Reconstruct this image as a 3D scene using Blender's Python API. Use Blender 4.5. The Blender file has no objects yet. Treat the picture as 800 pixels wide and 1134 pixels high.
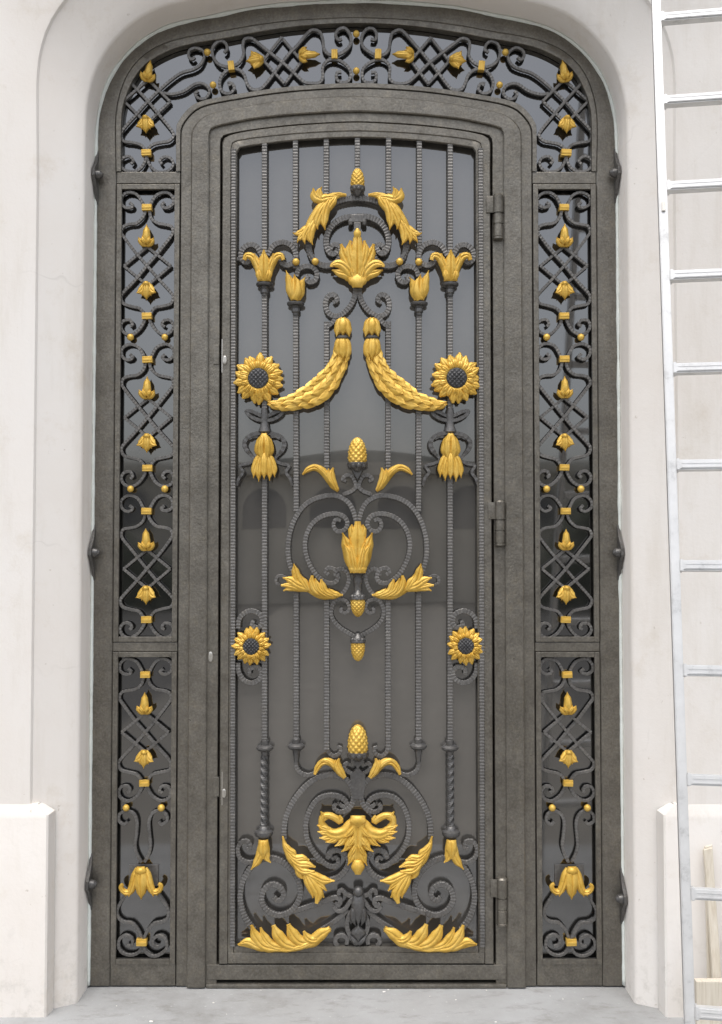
import bpy, bmesh, math, random
from mathutils import Vector, noise
random.seed(7)
R = math.radians
scene = bpy.context.scene
COL = scene.collection

# ------------------------------------------------------------------ camera model (used to turn measurements into metres)
FPX, DIST, CAMH, PITCH, CAMX = 1160.0, 3.97, 1.6375, R(2.0), 0.0178
CT, ST = math.cos(PITCH), math.sin(PITCH)
def W(u, v, y=0.0):
    a = (u - 400.0) / FPX; b = (567.0 - v) / FPX
    dy = CT - b * ST; dz = ST + b * CT
    k = (y + DIST) / dy
    return (CAMX + a * k, CAMH + dz * k)
def PX(pts, y=0.0): return [W(u, v, y) for u, v in pts]
def mir(pts, c=396.0): return [(2 * c - u, v) for u, v in pts]
S = 1 / 292.0           # metres in one measured unit on the door plane

# ------------------------------------------------------------------ materials
def new_mat(name):
    m = bpy.data.materials.new(name); m.use_nodes = True
    nt = m.node_tree; b = nt.nodes['Principled BSDF']
    return m, nt, b
def tex_coord(nt):
    n = nt.nodes.new('ShaderNodeTexCoord'); return n.outputs['Object']
def noise_node(nt, co, scale, detail=4, rough=.6, vec_scale=None):
    if vec_scale:
        mp = nt.nodes.new('ShaderNodeMapping'); mp.inputs['Scale'].default_value = vec_scale
        nt.links.new(co, mp.inputs['Vector']); co = mp.outputs['Vector']
    n = nt.nodes.new('ShaderNodeTexNoise'); n.inputs['Scale'].default_value = scale
    n.inputs['Detail'].default_value = detail; n.inputs['Roughness'].default_value = rough
    nt.links.new(co, n.inputs['Vector']); return n.outputs['Fac']
def ramp(nt, fac, stops):
    r = nt.nodes.new('ShaderNodeValToRGB')
    e = r.color_ramp.elements
    e[0].position, e[0].color = stops[0][0], (*stops[0][1], 1)
    e[1].position, e[1].color = stops[-1][0], (*stops[-1][1], 1)
    for p, c in stops[1:-1]:
        k = e.new(p); k.color = (*c, 1)
    nt.links.new(fac, r.inputs['Fac']); return r.outputs['Color']
def mix(nt, fac, a, b, mode='MIX'):
    m = nt.nodes.new('ShaderNodeMix'); m.data_type = 'RGBA'; m.blend_type = mode
    for sock, val in ((m.inputs['Factor'], fac), (m.inputs['A'], a), (m.inputs['B'], b)):
        pass
    ins = {'f': m.inputs[0], 'a': m.inputs[6], 'b': m.inputs[7]}
    for key, val in (('f', fac), ('a', a), ('b', b)):
        if isinstance(val, (int, float)): ins[key].default_value = val
        elif isinstance(val, tuple): ins[key].default_value = (*val, 1)
        else: nt.links.new(val, ins[key])
    return m.outputs[2]
def bump(nt, b, height, strength, dist):
    n = nt.nodes.new('ShaderNodeBump'); n.inputs['Strength'].default_value = strength
    n.inputs['Distance'].default_value = dist
    nt.links.new(height, n.inputs['Height']); nt.links.new(n.outputs['Normal'], b.inputs['Normal'])

def iron_mat(name, lo, hi, rough=.5, metal=.35, hammer=.5):
    m, nt, b = new_mat(name); co = tex_coord(nt)
    c1 = ramp(nt, noise_node(nt, co, 6, 7, .74), [(.32, lo), (.68, hi)])
    blot = ramp(nt, noise_node(nt, co, 27, 5, .7), [(.34, (.80, .78, .75)), (.50, (1, 1, 1)), (.70, (1.12, 1.08, 1.0))])
    spk = ramp(nt, noise_node(nt, co, 120, 2, .6), [(.38, (.86, .85, .83)), (.55, (1, 1, 1)), (.74, (1.22, 1.20, 1.15))])
    wear = ramp(nt, noise_node(nt, co, 15, 6, .8, (1, 1, .35)), [(.68, (1, 1, 1)), (.76, (1.35, 1.22, 1.0))])
    c = mix(nt, 1.0, mix(nt, 1.0, mix(nt, .8, c1, blot, 'MULTIPLY'), spk, 'MULTIPLY'), wear, 'MULTIPLY')
    nt.links.new(c, b.inputs['Base Color'])
    rr = ramp(nt, noise_node(nt, co, 34, 5, .7), [(.3, (rough - .12,) * 3), (.7, (rough + .16,) * 3)])
    nt.links.new(rr, b.inputs['Roughness'])
    b.inputs['Metallic'].default_value = metal
    bump(nt, b, noise_node(nt, co, 85, 4, .65), hammer, .003)
    return m
IRON = iron_mat('hammered_iron', (.134, .124, .107), (.212, .198, .173), .38, .65, .5)
BAR = iron_mat('wrought_bar_iron', (.120, .116, .112), (.185, .179, .173), .40, .5, .3)
DARK = iron_mat('blackened_iron', (.090, .088, .087), (.140, .137, .135), .36, .5, .25)
SEED = iron_mat('sooty_seed_iron', (.040, .040, .042), (.070, .070, .074), .45, .3, .3)

def gold_mat():
    m, nt, b = new_mat('gold_leaf_paint'); co = tex_coord(nt)
    c = ramp(nt, noise_node(nt, co, 22, 6, .7), [(.26, (.44, .25, .032)), (.46, (.64, .395, .062)), (.75, (.78, .53, .13))])
    grime = ramp(nt, noise_node(nt, co, 75, 5, .75), [(.30, (.48, .40, .28)), (.42, (1, 1, 1))])
    c = mix(nt, .75, c, grime, 'MULTIPLY')
    nt.links.new(c, b.inputs['Base Color'])
    b.inputs['Metallic'].default_value = .32
    rr = ramp(nt, noise_node(nt, co, 55, 4, .65), [(.3, (.34,) * 3), (.7, (.54,) * 3)])
    nt.links.new(rr, b.inputs['Roughness'])
    bump(nt, b, noise_node(nt, co, 120, 4, .65), .35, .002)
    return m
GOLD = gold_mat()

def glass_mat(name, lo, hi, ior, r0=.035, r1=.085):
    m, nt, b = new_mat(name); co = tex_coord(nt)
    f = noise_node(nt, co, 2.2, 6, .65)
    c = ramp(nt, f, [(.3, lo), (.75, hi)])
    nt.links.new(c, b.inputs['Base Color'])
    b.inputs['IOR'].default_value = ior
    rr = ramp(nt, noise_node(nt, co, 7, 5, .7), [(.35, (r0,) * 3), (.75, (r1,) * 3)])
    nt.links.new(rr, b.inputs['Roughness'])
    bump(nt, b, noise_node(nt, co, 1.3, 2, .5), .06, .02)
    return m
GLASS = glass_mat('reflective_tinted_glass', (.010, .010, .0095), (.020, .019, .018), 2.45)
FILM = glass_mat('grey_filmed_glass', (.068, .064, .058), (.096, .090, .081), 2.2, .010, .026)

def plaster_mat(name, a, c, d):
    m, nt, b = new_mat(name); co = tex_coord(nt)
    big = noise_node(nt, co, .7, 7, .66)
    col = ramp(nt, big, [(.3, a), (.55, c), (.8, d)])
    streak = noise_node(nt, co, 3.0, 6, .7, (2.2, 2.2, .35))
    s = ramp(nt, streak, [(.30, (.86, .84, .80)), (.48, (1, 1, 1)), (1.0, (1.02, 1.02, 1.03))])
    col = mix(nt, .55, col, s, 'MULTIPLY')
    pit = noise_node(nt, co, 38, 3, .6)
    p = ramp(nt, pit, [(.235, (.62, .58, .52)), (.29, (1, 1, 1))])
    col = mix(nt, .6, col, p, 'MULTIPLY')
    # hairline cracks, only here and there
    wv = nt.nodes.new('ShaderNodeTexNoise'); wv.inputs['Scale'].default_value = 6; nt.links.new(co, wv.inputs['Vector'])
    va = nt.nodes.new('ShaderNodeVectorMath'); va.operation = 'MULTIPLY_ADD'; va.inputs[1].default_value = (.22, .22, .22)
    nt.links.new(wv.outputs['Color'], va.inputs[0]); nt.links.new(co, va.inputs[2])
    vo = nt.nodes.new('ShaderNodeTexVoronoi'); vo.feature = 'DISTANCE_TO_EDGE'; vo.inputs['Scale'].default_value = 1.7
    nt.links.new(va.outputs[0], vo.inputs['Vector'])
    ck = ramp(nt, vo.outputs['Distance'], [(.002, (1, 1, 1)), (.007, (0, 0, 0))])
    mk = ramp(nt, noise_node(nt, co, 1.9, 4, .6), [(.56, (0, 0, 0)), (.66, (.20, .20, .20))])
    col = mix(nt, mix(nt, 1.0, ck, mk, 'MULTIPLY'), col, (.40, .37, .33))
    blot = ramp(nt, noise_node(nt, co, 4.5, 7, .75), [(.56, (1, 1, 1)), (.72, (.88, .85, .80))])
    col = mix(nt, .8, col, blot, 'MULTIPLY')
    # splash dirt in the lowest hand of the wall: grey flecks
    sx = nt.nodes.new('ShaderNodeSeparateXYZ'); nt.links.new(co, sx.inputs[0])
    mr = nt.nodes.new('ShaderNodeMapRange'); mr.inputs[1].default_value = .45; mr.inputs[2].default_value = 0.0
    nt.links.new(sx.outputs['Z'], mr.inputs[0])
    fl = ramp(nt, noise_node(nt, co, 17, 5, .7), [(.52, (0, 0, 0)), (.68, (1, 1, 1))])
    mu = nt.nodes.new('ShaderNodeMath'); mu.operation = 'MULTIPLY'
    nt.links.new(mr.outputs[0], mu.inputs[0]); nt.links.new(fl, mu.inputs[1])
    mu2 = nt.nodes.new('ShaderNodeMath'); mu2.operation = 'MULTIPLY'; mu2.inputs[1].default_value = .5
    nt.links.new(mu.outputs[0], mu2.inputs[0])
    col = mix(nt, mu2.outputs[0], col, (.50, .47, .42))
    nt.links.new(col, b.inputs['Base Color'])
    b.inputs['Roughness'].default_value = .88
    b.inputs['Specular IOR Level'].default_value = .25
    bump(nt, b, noise_node(nt, co, 55, 5, .7), .22, .004)
    return m
PLASTER = plaster_mat('cream_limestone', (.725, .672, .615), (.775, .738, .695), (.805, .785, .76))
PLASTER_FAR = plaster_mat('beige_render', (.76, .69, .58), (.80, .74, .63), (.83, .77, .68))

def simple(name, col, rough=.6, metal=0, var=.15, scale=20, bmp=.1):
    m, nt, b = new_mat(name); co = tex_coord(nt)
    f = noise_node(nt, co, scale, 5, .65)
    lo = tuple(x * (1 - var) for x in col); hi = tuple(min(1, x * (1 + var)) for x in col)
    nt.links.new(ramp(nt, f, [(.3, lo), (.7, hi)]), b.inputs['Base Color'])
    b.inputs['Roughness'].default_value = rough; b.inputs['Metallic'].default_value = metal
    if bmp: bump(nt, b, noise_node(nt, co, scale * 3, 4, .6), bmp, .003)
    return m
FOAM = simple('pale_sealant', (.74, .78, .74), .8, 0, .06, 60, .3)
STEEL = simple('worn_nickel', (.50, .48, .44), .35, .8, .1, 80, .1)
RUBBER = simple('black_rubber', (.03, .03, .03), .8)
WINDARK = simple('dark_window', (.26, .25, .24), .4)
HILLM = simple('wooded_hill', (.09, .095, .085), .95, 0, .4, .3, 0)
ASPH = simple('asphalt', (.11, .106, .10), .9, 0, .2, 6, .3)

def alu_mat():
    m, nt, b = new_mat('worn_aluminium'); co = tex_coord(nt)
    f = noise_node(nt, co, 14, 6, .7)
    nt.links.new(ramp(nt, f, [(.25, (.36, .36, .355)), (.44, (.60, .60, .595)), (.8, (.69, .69, .685))]), b.inputs['Base Color'])
    b.inputs['Metallic'].default_value = .45
    rr = ramp(nt, noise_node(nt, co, 40, 4, .7, (1, 1, .2)), [(.3, (.34,) * 3), (.7, (.55,) * 3)])
    nt.links.new(rr, b.inputs['Roughness'])
    bump(nt, b, noise_node(nt, co, 90, 3, .6), .12, .002)
    return m
ALU = alu_mat()
def wood_mat():
    m, nt, b = new_mat('raw_pine'); co = tex_coord(nt)
    f = noise_node(nt, co, 9, 6, .6, (14, 14, .6))
    nt.links.new(ramp(nt, f, [(.3, (.52, .45, .35)), (.5, (.63, .57, .47)), (.75, (.69, .64, .55))]), b.inputs['Base Color'])
    b.inputs['Roughness'].default_value = .7
    bump(nt, b, f, .15, .002)
    return m
WOOD = wood_mat()
def pave_mat():
    m, nt, b = new_mat('cast_concrete'); co = tex_coord(nt)
    f = noise_node(nt, co, 2.3, 7, .68)
    c = ramp(nt, f, [(.3, (.24, .238, .23)), (.5, (.325, .327, .325)), (.72, (.37, .375, .378))])
    st = ramp(nt, noise_node(nt, co, 7, 6, .75, (1, 2.2, 1)), [(.33, (.55, .52, .46)), (.47, (1, 1, 1))])
    c = mix(nt, .5, c, st, 'MULTIPLY')
    sp = ramp(nt, noise_node(nt, co, 60, 3, .6), [(.66, (1, 1, 1)), (.72, (1.45, 1.45, 1.45))])
    c = mix(nt, .7, c, sp, 'MULTIPLY')
    nt.links.new(c, b.inputs['Base Color']); b.inputs['Roughness'].default_value = .85
    bump(nt, b, noise_node(nt, co, 40, 6, .7), .3, .006)
    return m
PAVE = pave_mat()

# ------------------------------------------------------------------ object helpers
def link(name, bm, mat, parent=None, smooth=False, angle=None):
    bmesh.ops.recalc_face_normals(bm, faces=bm.faces)
    me = bpy.data.meshes.new(name); bm.to_mesh(me); bm.free()
    if smooth:
        for p in me.polygons: p.use_smooth = True
    if angle is not None:
        me.set_sharp_from_angle(angle=R(angle))
    me.materials.append(mat)
    o = bpy.data.objects.new(name, me); COL.objects.link(o)
    if parent: o.parent = parent
    return o
def empty(name, loc=(0, 0, 0)):
    e = bpy.data.objects.new(name, None); COL.objects.link(e); e.location = loc
    e.empty_display_size = .1
    return e
def tag(o, label=None, cat=None, group=None, kind=None):
    if label: o['label'] = label
    if cat: o['category'] = cat
    if group: o['group'] = group
    if kind: o['kind'] = kind
def copy_part(src, parent, loc, rot=0.0, scale=1.0, flip=False):
    c = src.copy(); COL.objects.link(c); c.parent = parent
    c.location = loc; c.rotation_euler = (0, rot, 0); c.scale = (-scale if flip else scale, scale, scale)
    return c

def box(bm, x0, x1, y0, y1, z0, z1, bev=0.0):
    vs = [bm.verts.new((x, y, z)) for x in (x0, x1) for y in (y0, y1) for z in (z0, z1)]
    f = [(0, 1, 3, 2), (4, 6, 7, 5), (0, 4, 5, 1), (2, 3, 7, 6), (0, 2, 6, 4), (1, 5, 7, 3)]
    fs = [bm.faces.new([vs[i] for i in q]) for q in f]
    if bev:
        es = list({e for q in fs for e in q.edges})
        bmesh.ops.bevel(bm, geom=es, offset=bev, segments=2, affect='EDGES', profile=.6)

def skin(bm, rows, closed=False, cap=False):
    R_ = [[bm.verts.new(p) for p in r] for r in rows]
    n = len(R_[0])
    for a, b in zip(R_[:-1], R_[1:]):
        for i in range(n if closed else n - 1):
            j = (i + 1) % n
            try: bm.faces.new((a[i], a[j], b[j], b[i]))
            except ValueError: pass
    if cap:
        for r in (R_[0], R_[-1]):
            try: bm.faces.new(r)
            except ValueError: pass
    return R_

def catmull(pts, step, smooth=True):
    """resample a polyline (2-D tuples) at about `step`, rounded through its points"""
    P = [Vector(p) for p in pts]
    dense = []
    if smooth and len(P) > 2:
        Q = [P[0] * 2 - P[1]] + P + [P[-1] * 2 - P[-2]]
        for i in range(1, len(Q) - 2):
            p0, p1, p2, p3 = Q[i - 1], Q[i], Q[i + 1], Q[i + 2]
            for k in range(10):
                t = k / 10
                dense.append(.5 * ((2 * p1) + (p2 - p0) * t + (2 * p0 - 5 * p1 + 4 * p2 - p3) * t * t + (3 * p1 - p0 - 3 * p2 + p3) * t ** 3))
        dense.append(P[-1])
    else: dense = P
    L = [0.0]
    for a, b in zip(dense[:-1], dense[1:]): L.append(L[-1] + (b - a).length)
    n = max(2, int(round(L[-1] / step)) + 1)
    out, k = [], 0
    for i in range(n):
        s = L[-1] * i / (n - 1)
        while k < len(L) - 2 and L[k + 1] < s: k += 1
        d = L[k + 1] - L[k]
        out.append(dense[k].lerp(dense[k + 1], 0 if d == 0 else (s - L[k]) / d))
    return out
def tangents(P):
    T = []
    for i in range(len(P)):
        a = P[max(0, i - 1)]; b = P[min(len(P) - 1, i + 1)]
        d = (b - a); T.append(d.normalized() if d.length > 1e-9 else Vector((1, 0)))
    return T

def sweep(bm, path, w, d, y, rib=.011, amp=.13, smooth=True, taper=(1, 1), twist=0.0):
    """a forged flat bar along a path in the XZ plane: width w, depth d, front face at y; notched every `rib` metres"""
    if rib:
        pts = catmull(path, rib / 4, smooth)
    else:
        pts = catmull(path, .006 if smooth else .05, smooth)
    T = tangents(pts); n = len(pts); rows = []
    c = .16
    shape = [(-1, -1 + c), (-1 + c, -1), (1 - c, -1), (1, -1 + c), (1, 1 - c), (1 - c, 1), (-1 + c, 1), (-1, 1 - c)]
    for i, p in enumerate(pts):
        t = i / (n - 1)
        k = 1.0
        if rib: k = 1.0 if (i % 4) < 2 else 1 - amp
        if t < .12: k *= taper[0] + (1 - taper[0]) * t / .12
        if t > .88: k *= taper[1] + (1 - taper[1]) * (1 - t) / .12
        nx, nz = -T[i].y, T[i].x
        ca, sa = math.cos(twist * t), math.sin(twist * t)
        row = []
        for a, b in shape:
            aa, bb = a * ca - b * sa, a * sa + b * ca
            row.append((p.x + nx * aa * w / 2 * k, y + d / 2 + bb * d / 2 * k, p.y + nz * aa * w / 2 * k))
        rows.append(row)
    skin(bm, rows, closed=True, cap=True)

_k = [0]
def jit():
    _k[0] += 1
    return (_k[0] % 7) * .0011

def lobe(bm, spine, widths, h, y0, groove=.35, veins=0, ser=0.0, nser=0, lift=0.0, n=22, m=12, back=.004, rise=.35):
    """one modelled leaf or petal: domed, with a midrib groove, optional serrated edge and veins, lifting by `lift` at its tip"""
    P = catmull(spine, 1e9 if False else sum((Vector(a) - Vector(b)).length for a, b in zip(spine[:-1], spine[1:])) / n)
    T = tangents(P); N = len(P); rows = []
    k = len(widths) - 1
    for i, p in enumerate(P):
        t = i / (N - 1)
        f = t * k; a = min(int(f), k - 1); q = f - a; q = q * q * (3 - 2 * q)
        w = widths[a] * (1 - q) + widths[a + 1] * q
        if ser: w *= 1 - ser * ((t * nser) % 1.0)
        w = max(w, 2e-4)
        H = h * (rise + (1 - rise) * math.sin(math.pi * min(1, max(0, t)) ** .8)) 
        base = y0 - lift * t * t
        nx, nz = -T[i].y, T[i].x
        row = [(p.x - nx * w, base + back, p.y - nz * w)]
        for j in range(m + 1):
            s = -1 + 2 * j / m
            dome = .22 + .78 * (1 - abs(s) ** 2.1)
            g = groove * math.exp(-(s / .17) ** 2)
            if veins: g += .14 * (1 + math.cos(2 * math.pi * veins * s)) * .5
            row.append((p.x + nx * s * w, base - H * (dome - g), p.y + nz * s * w))
        row.append((p.x + nx * w, base + back, p.y + nz * w))
        rows.append(row)
    skin(bm, rows, closed=True, cap=True)

def lathe(bm, cx, cy, cz, prof, n=24, sy=1.0, fn=None):
    rows = []
    for r, z in prof:
        rows.append([(cx + max(r, 1e-4) * math.cos(2 * math.pi * k / n) * (fn(2 * math.pi * k / n, z) if fn else 1),
                      cy + max(r, 1e-4) * math.sin(2 * math.pi * k / n) * sy * (fn(2 * math.pi * k / n, z) if fn else 1), cz + z) for k in range(n)])
    skin(bm, rows, closed=True, cap=True)
def ball_bm(r, sy=1.0, flat=.0):
    bm = bmesh.new(); bmesh.ops.create_uvsphere(bm, u_segments=16, v_segments=10, radius=r)
    for v in bm.verts: v.co.y *= sy
    return bm

# ------------------------------------------------------------------ ground
pavement = None
bm = bmesh.new()
vs = [bm.verts.new(p) for p in ((-40, -1.7, 0), (40, -1.7, 0), (40, 6, 0), (-40, 6, 0))]; bm.faces.new(vs)
pavement = link('pavement', bm, PAVE); tag(pavement, kind='structure', label='pale stained concrete paving in front of the door', cat='pavement')
bm = bmesh.new()
vs = [bm.verts.new(p) for p in ((-600, -600, -.14), (600, -600, -.14), (600, 600, -.14), (-600, 600, -.14))]; bm.faces.new(vs)
ground = link('ground', bm, ASPH); tag(ground, kind='structure', label='dark asphalt ground beyond the paving', cat='ground')
bm = bmesh.new(); box(bm, -40, 40, -1.85, -1.702, -.15, -.004, .01)
kerb = link('kerb', bm, PAVE); tag(kerb, kind='structure', label='concrete kerb along the paving', cat='kerb')

bm = bmesh.new()
vs = [bm.verts.new(p) for p in ((-2.4, -29.9, -.136), (2.4, -29.9, -.136), (2.4, -1.86, -.136), (-2.4, -1.86, -.136))]; bm.faces.new(vs)
drive = link('path', bm, simple('pale_driveway_concrete', (.23, .215, .19), .9, 0, .12, 3, .2)); tag(drive, kind='structure', label='pale concrete path across the street', cat='path')

# ------------------------------------------------------------------ arch curves (left half, bottom to crown), then mirrored to whole arches
def whole(left, y=0.0):
    L = PX(left, y); L2 = [(-x, z) for x, z in reversed(L)]
    return L + (L2[1:] if abs(L[-1][0]) < .02 else L2)
def arch(left, y=0.0, step=.03, zb=None):
    """left half measured; straight jamb below the first point down to zb; smooth above"""
    L = PX(left, y)
    L[-1] = (0.0, L[-1][1])
    C = catmull(L + [(-x, z) for x, z in reversed(L[:-1])], step)
    C = [Vector((x, z)) for x, z in C]
    if zb is not None:
        C = [Vector((C[0].x, zb))] + C + [Vector((C[-1].x, zb))]
    return C
def offset(C, d):
    T = tangents(C); return [Vector((p.x - t.y * d, p.y + t.x * d)) for p, t in zip(C, T)]
def resample(C, n):
    L = [0.0]
    for a, b in zip(C[:-1], C[1:]): L.append(L[-1] + (b - a).length)
    out, k = [], 0
    for i in range(n):
        s = L[-1] * i / (n - 1)
        while k < len(L) - 2 and L[k + 1] < s: k += 1
        d = L[k + 1] - L[k]; out.append(C[k].lerp(C[k + 1], 0 if d == 0 else (s - L[k]) / d))
    return out
def row3(C, y): return [(p.x, y, p.y) for p in C]

O_PTS = [(107, 168), (108, 140), (112, 116), (120, 92), (132, 72), (148, 54), (168, 39), (190, 29), (220, 21.6), (240, 18), (280, 9.6), (320, 5.5), (360, 3), (394.8, 2)]
I1_PTS = [(126, 190), (125.4, 140), (127.5, 116), (133.5, 94), (143, 76), (158, 60.5), (176, 50), (200, 42.5), (240, 35.5), (280, 28.5), (320, 23.5), (360, 21), (394.8, 20)]
I2_PTS = [(131.5, 190), (131.6, 140), (133.6, 118), (140, 99), (149, 82.5), (164, 67.5), (188, 55), (212, 48.5), (248, 42.5), (280, 36.5), (320, 30.5), (360, 27), (394.8, 26)]
M1_PTS = [(193.6, 190), (193.8, 144), (196, 135.5), (202, 126), (212, 116.5), (224, 111.5), (240, 108), (260, 104.5), (300, 98.5), (340, 94.5), (394.8, 92)]
M2_PTS = [(199, 190), (199.2, 146), (201.5, 138.5), (207, 130.5), (216, 122), (227, 117), (242, 113.5), (262, 110), (300, 104), (340, 100), (394.8, 97.5)]
M3_PTS = [(210, 190), (210.2, 150), (212, 144), (216, 138), (223, 131.5), (232, 127.5), (245, 124), (264, 120.3), (300, 114.5), (340, 110.5), (394.8, 108)]
J1_PTS = [(230.5, 190), (230.5, 152), (231.2, 146), (234, 143.4), (243, 140.4), (262, 136.4), (280, 133), (320, 128.8), (360, 126.2), (394.8, 125)]
J2_PTS = [(243.6, 190), (243.4, 158), (243.8, 153), (246.5, 150.5), (256, 147.8), (280, 143.7), (320, 139), (360, 136.3), (394.8, 135)]
Y_ZB = 0.0
zsill = W(394.8, 1086)[1]

# ------------------------------------------------------------------ stone wall with stepped arched recess
opening = offset(arch(O_PTS, 0, .04, 0.0), .006)
opening = [Vector((p.x, max(p.y, 0))) for p in opening]
def rect_pt(p, X=6.0, Z=7.0):
    zc = min(p.y, 1.8)
    d = Vector((p.x, p.y - zc))
    if abs(d.x) < 1e-6: return Vector((0, Z))
    k = X / abs(d.x)
    if d.y > 1e-6: k = min(k, (Z - zc) / d.y)
    return Vector((d.x * k, zc + d.y * k))
def subdiv_jamb(C, n=24):
    a, b = C[0], C[1]; c, d = C[-2], C[-1]
    return [a.lerp(b, i / n) for i in range(n)] + C[1:-1] + [c.lerp(d, i / n) for i in range(n + 1)]
opening = subdiv_jamb(opening)
STEP = [(43, 200), (42.6, 120), (42.6, 95), (45, 65), (52.5, 37), (62.5, 17), (75, 0), (95, -22), (125, -42), (180, -62), (260, -76), (394.8, -84)]
step_c = subdiv_jamb(arch(STEP, -.222, .05, 0.0))
def pair_with(C, D, zc=2.9):
    """for each point of arch C the point of arch D at the same height (jambs) or on the same ray from the arch centre"""
    def ang(p):
        a = math.atan2(p.y - zc, p.x)
        return a + 2 * math.pi if (a < 0 and p.x < 0) else a
    Dz = [d for d in D if d.y > zc - .3]; out = []
    dl = D[1].x
    for p in C:
        if p.y <= zc: out.append(Vector((math.copysign(abs(D[0].x), p.x), p.y))); continue
        a = ang(p); best = None
        for q, r in zip(Dz[:-1], Dz[1:]):
            a0, a1 = ang(q), ang(r)
            if a1 <= a <= a0:
                best = q.lerp(r, (a0 - a) / max(1e-9, a0 - a1)); break
        out.append(best or Vector((math.copysign(abs(D[0].x), p.x), p.y)))
    return out
paired = pair_with(offset(opening, .010), step_c)
facade = empty('stone_facade')
tag(facade, 'pale cream stone wall with stepped arched recess around the door', 'wall', kind='thing')
bm = bmesh.new()
skin(bm, [row3(opening, .16), row3(opening, -.128), row3(offset(opening, .004), -.136), row3(offset(opening, .010), -.142)] + [[tuple(Vector((p.x, -.142, p.y)).lerp(Vector((q.x, -.222, q.y)), k / 4)) for p, q in zip(offset(opening, .010), paired)] for k in range(1, 5)])
link('recess_wall', bm, PLASTER, facade, True, 40)

bm = bmesh.new()
skin(bm, [row3(offset(step_c, -.004), -.215), row3(step_c, -.226), row3(offset(step_c, .004), -.2325), row3(offset(step_c, .012), -.235), row3([rect_pt(p, 6, 7.01) for p in step_c], -.235)])
link('outer_wall', bm, PLASTER, facade, True, 40)
# plinths with a sloping top, either side
for sx in (-1, 1):
    xin = abs(W(50.5, 1000, -.250)[0]); zt0 = W(40, 903, -.250)[1]; zt1 = W(40, 891, -.235)[1]
    bm = bmesh.new()
    xs0, xs1 = xin, xin - .026
    prof = [(-.250, 0.0), (-.250, zt0 - .012), (-.247, zt0), (-.236, zt1), (-.20, zt1 + .002)]
    # front and slope, returning round the inner corner
    A = [(sx * 6.0, y, z) for y, z in prof]
    B = [(sx * (xin + (0 if i < 3 else .036)), y, z) for i, (y, z) in enumerate(prof)]
    skin(bm, [A, B])
    C_ = [(sx * (xin - .006), y + .006, z) for (y, z) in prof[:3]]
    D_ = [(sx * (xin - .014), -.190, z + (.004 if i == 2 else 0)) for i, (y, z) in enumerate(prof[:3])]
    skin(bm, [B[:3], C_, D_])
    v = [bm.verts.new(p) for p in (B[2], C_[2], D_[2], (sx * (xin + .030), -.200, zt1), B[3])]
    bm.faces.new(v)
    bmesh.ops.remove_doubles(bm, verts=bm.verts, dist=1e-5)
    link('plinth', bm, PLASTER, facade, True, 35)
# sealant squeezed out between iron frame and stone
bm = bmesh.new()
seal = resample([Vector((p.x, max(p.y, .004))) for p in offset(arch(O_PTS, 0, .03, .01), .001)], 420)
rows = []
T = tangents(seal)
for i, p in enumerate(seal):
    q = noise.noise(Vector((p.x * 9, p.y * 9, 3.1))); q2 = noise.noise(Vector((p.x * 40, p.y * 40, 1.7)))
    r = .0065 + .0028 * q + .0016 * q2
    nx, nz = -T[i].y, T[i].x
    rows.append([(p.x + nx * math.cos(a) * r, .004 - math.sin(a) * r * 2.4, p.y + nz * math.cos(a) * r) for a in [k * math.pi / 4 for k in range(8)]])
skin(bm, rows, closed=True, cap=True)
link('sealant_bead', bm, FOAM, facade, True)

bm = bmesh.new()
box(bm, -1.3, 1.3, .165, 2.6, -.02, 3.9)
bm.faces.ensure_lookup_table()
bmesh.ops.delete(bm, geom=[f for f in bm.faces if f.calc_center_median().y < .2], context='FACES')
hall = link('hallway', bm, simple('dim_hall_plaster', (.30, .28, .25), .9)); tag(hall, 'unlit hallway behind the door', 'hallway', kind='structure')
# ------------------------------------------------------------------ iron surround
surround = empty('door_surround')
tag(surround, 'dark wrought iron door surround with scrollwork side panels and arched transom', 'door surround', kind='thing')
NB = 260
def band(bm, A, B, prof, nb=NB):
    """band between two arches; prof = [(fraction from A to B, y)]"""
    A = resample(A, nb); B = resample(B, nb)
    skin(bm, [[(a.lerp(b, t).x, y, a.lerp(b, t).y) for a, b in zip(A, B)] for t, y in prof])
Oc = arch(O_PTS, 0, .02); I1 = arch(I1_PTS, 0, .02); I2 = arch(I2_PTS, 0, .02)
M1 = arch(M1_PTS, 0, .02); M2 = arch(M2_PTS, 0, .02); M3 = arch(M3_PTS, 0, .02); J1 = arch(J1_PTS, 0, .02); J2 = arch(J2_PTS, 0, .02)

def flat_box(bm, u0, u1, v0, v1, ya, yb, bev=.0025, mirror=False):
    x0, z1 = W(u0, v0); x1, z0 = W(u1, v1)
    if mirror: x0, x1 = -x1, -x0
    box(bm, x0, x1, ya, yb, z0, z1, bev)
def X(u, v=600): return W(u, v)[0]
def Z(v): return W(394.8, v)[1]
XO, XP0, XP1, XB, XM3, XJ1, XJ2 = X(103.6), X(125.6), X(197.8), X(210), X(210), X(230.2), X(242.6)   # metric columns of the straight part
zt = Z(190); zb = 0.006
# re-pin arch feet to the metric columns so arch and straight posts meet exactly
def pin(C, x):
    dx = x - C[0].x
    return [Vector((p.x + dx * (-1 if p.x > 0 else 1) * min(1, abs(p.x / C[0].x)) , p.y)) for p in C]
XI1, XI2, XM1, XM2 = XP0, X(131.2), X(192.6), XP1
Oc = pin(Oc, XO); I1 = pin(I1, XI1); I2 = pin(I2, XI2); M1 = pin(M1, XM1); M2 = pin(M2, XM2); M3 = pin(M3, XM3); J1 = pin(J1, XJ1); J2 = pin(J2, XJ2)
def foot(C, z): return [Vector((C[0].x, z))] + C + [Vector((C[-1].x, z))]
bm = bmesh.new()
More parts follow.
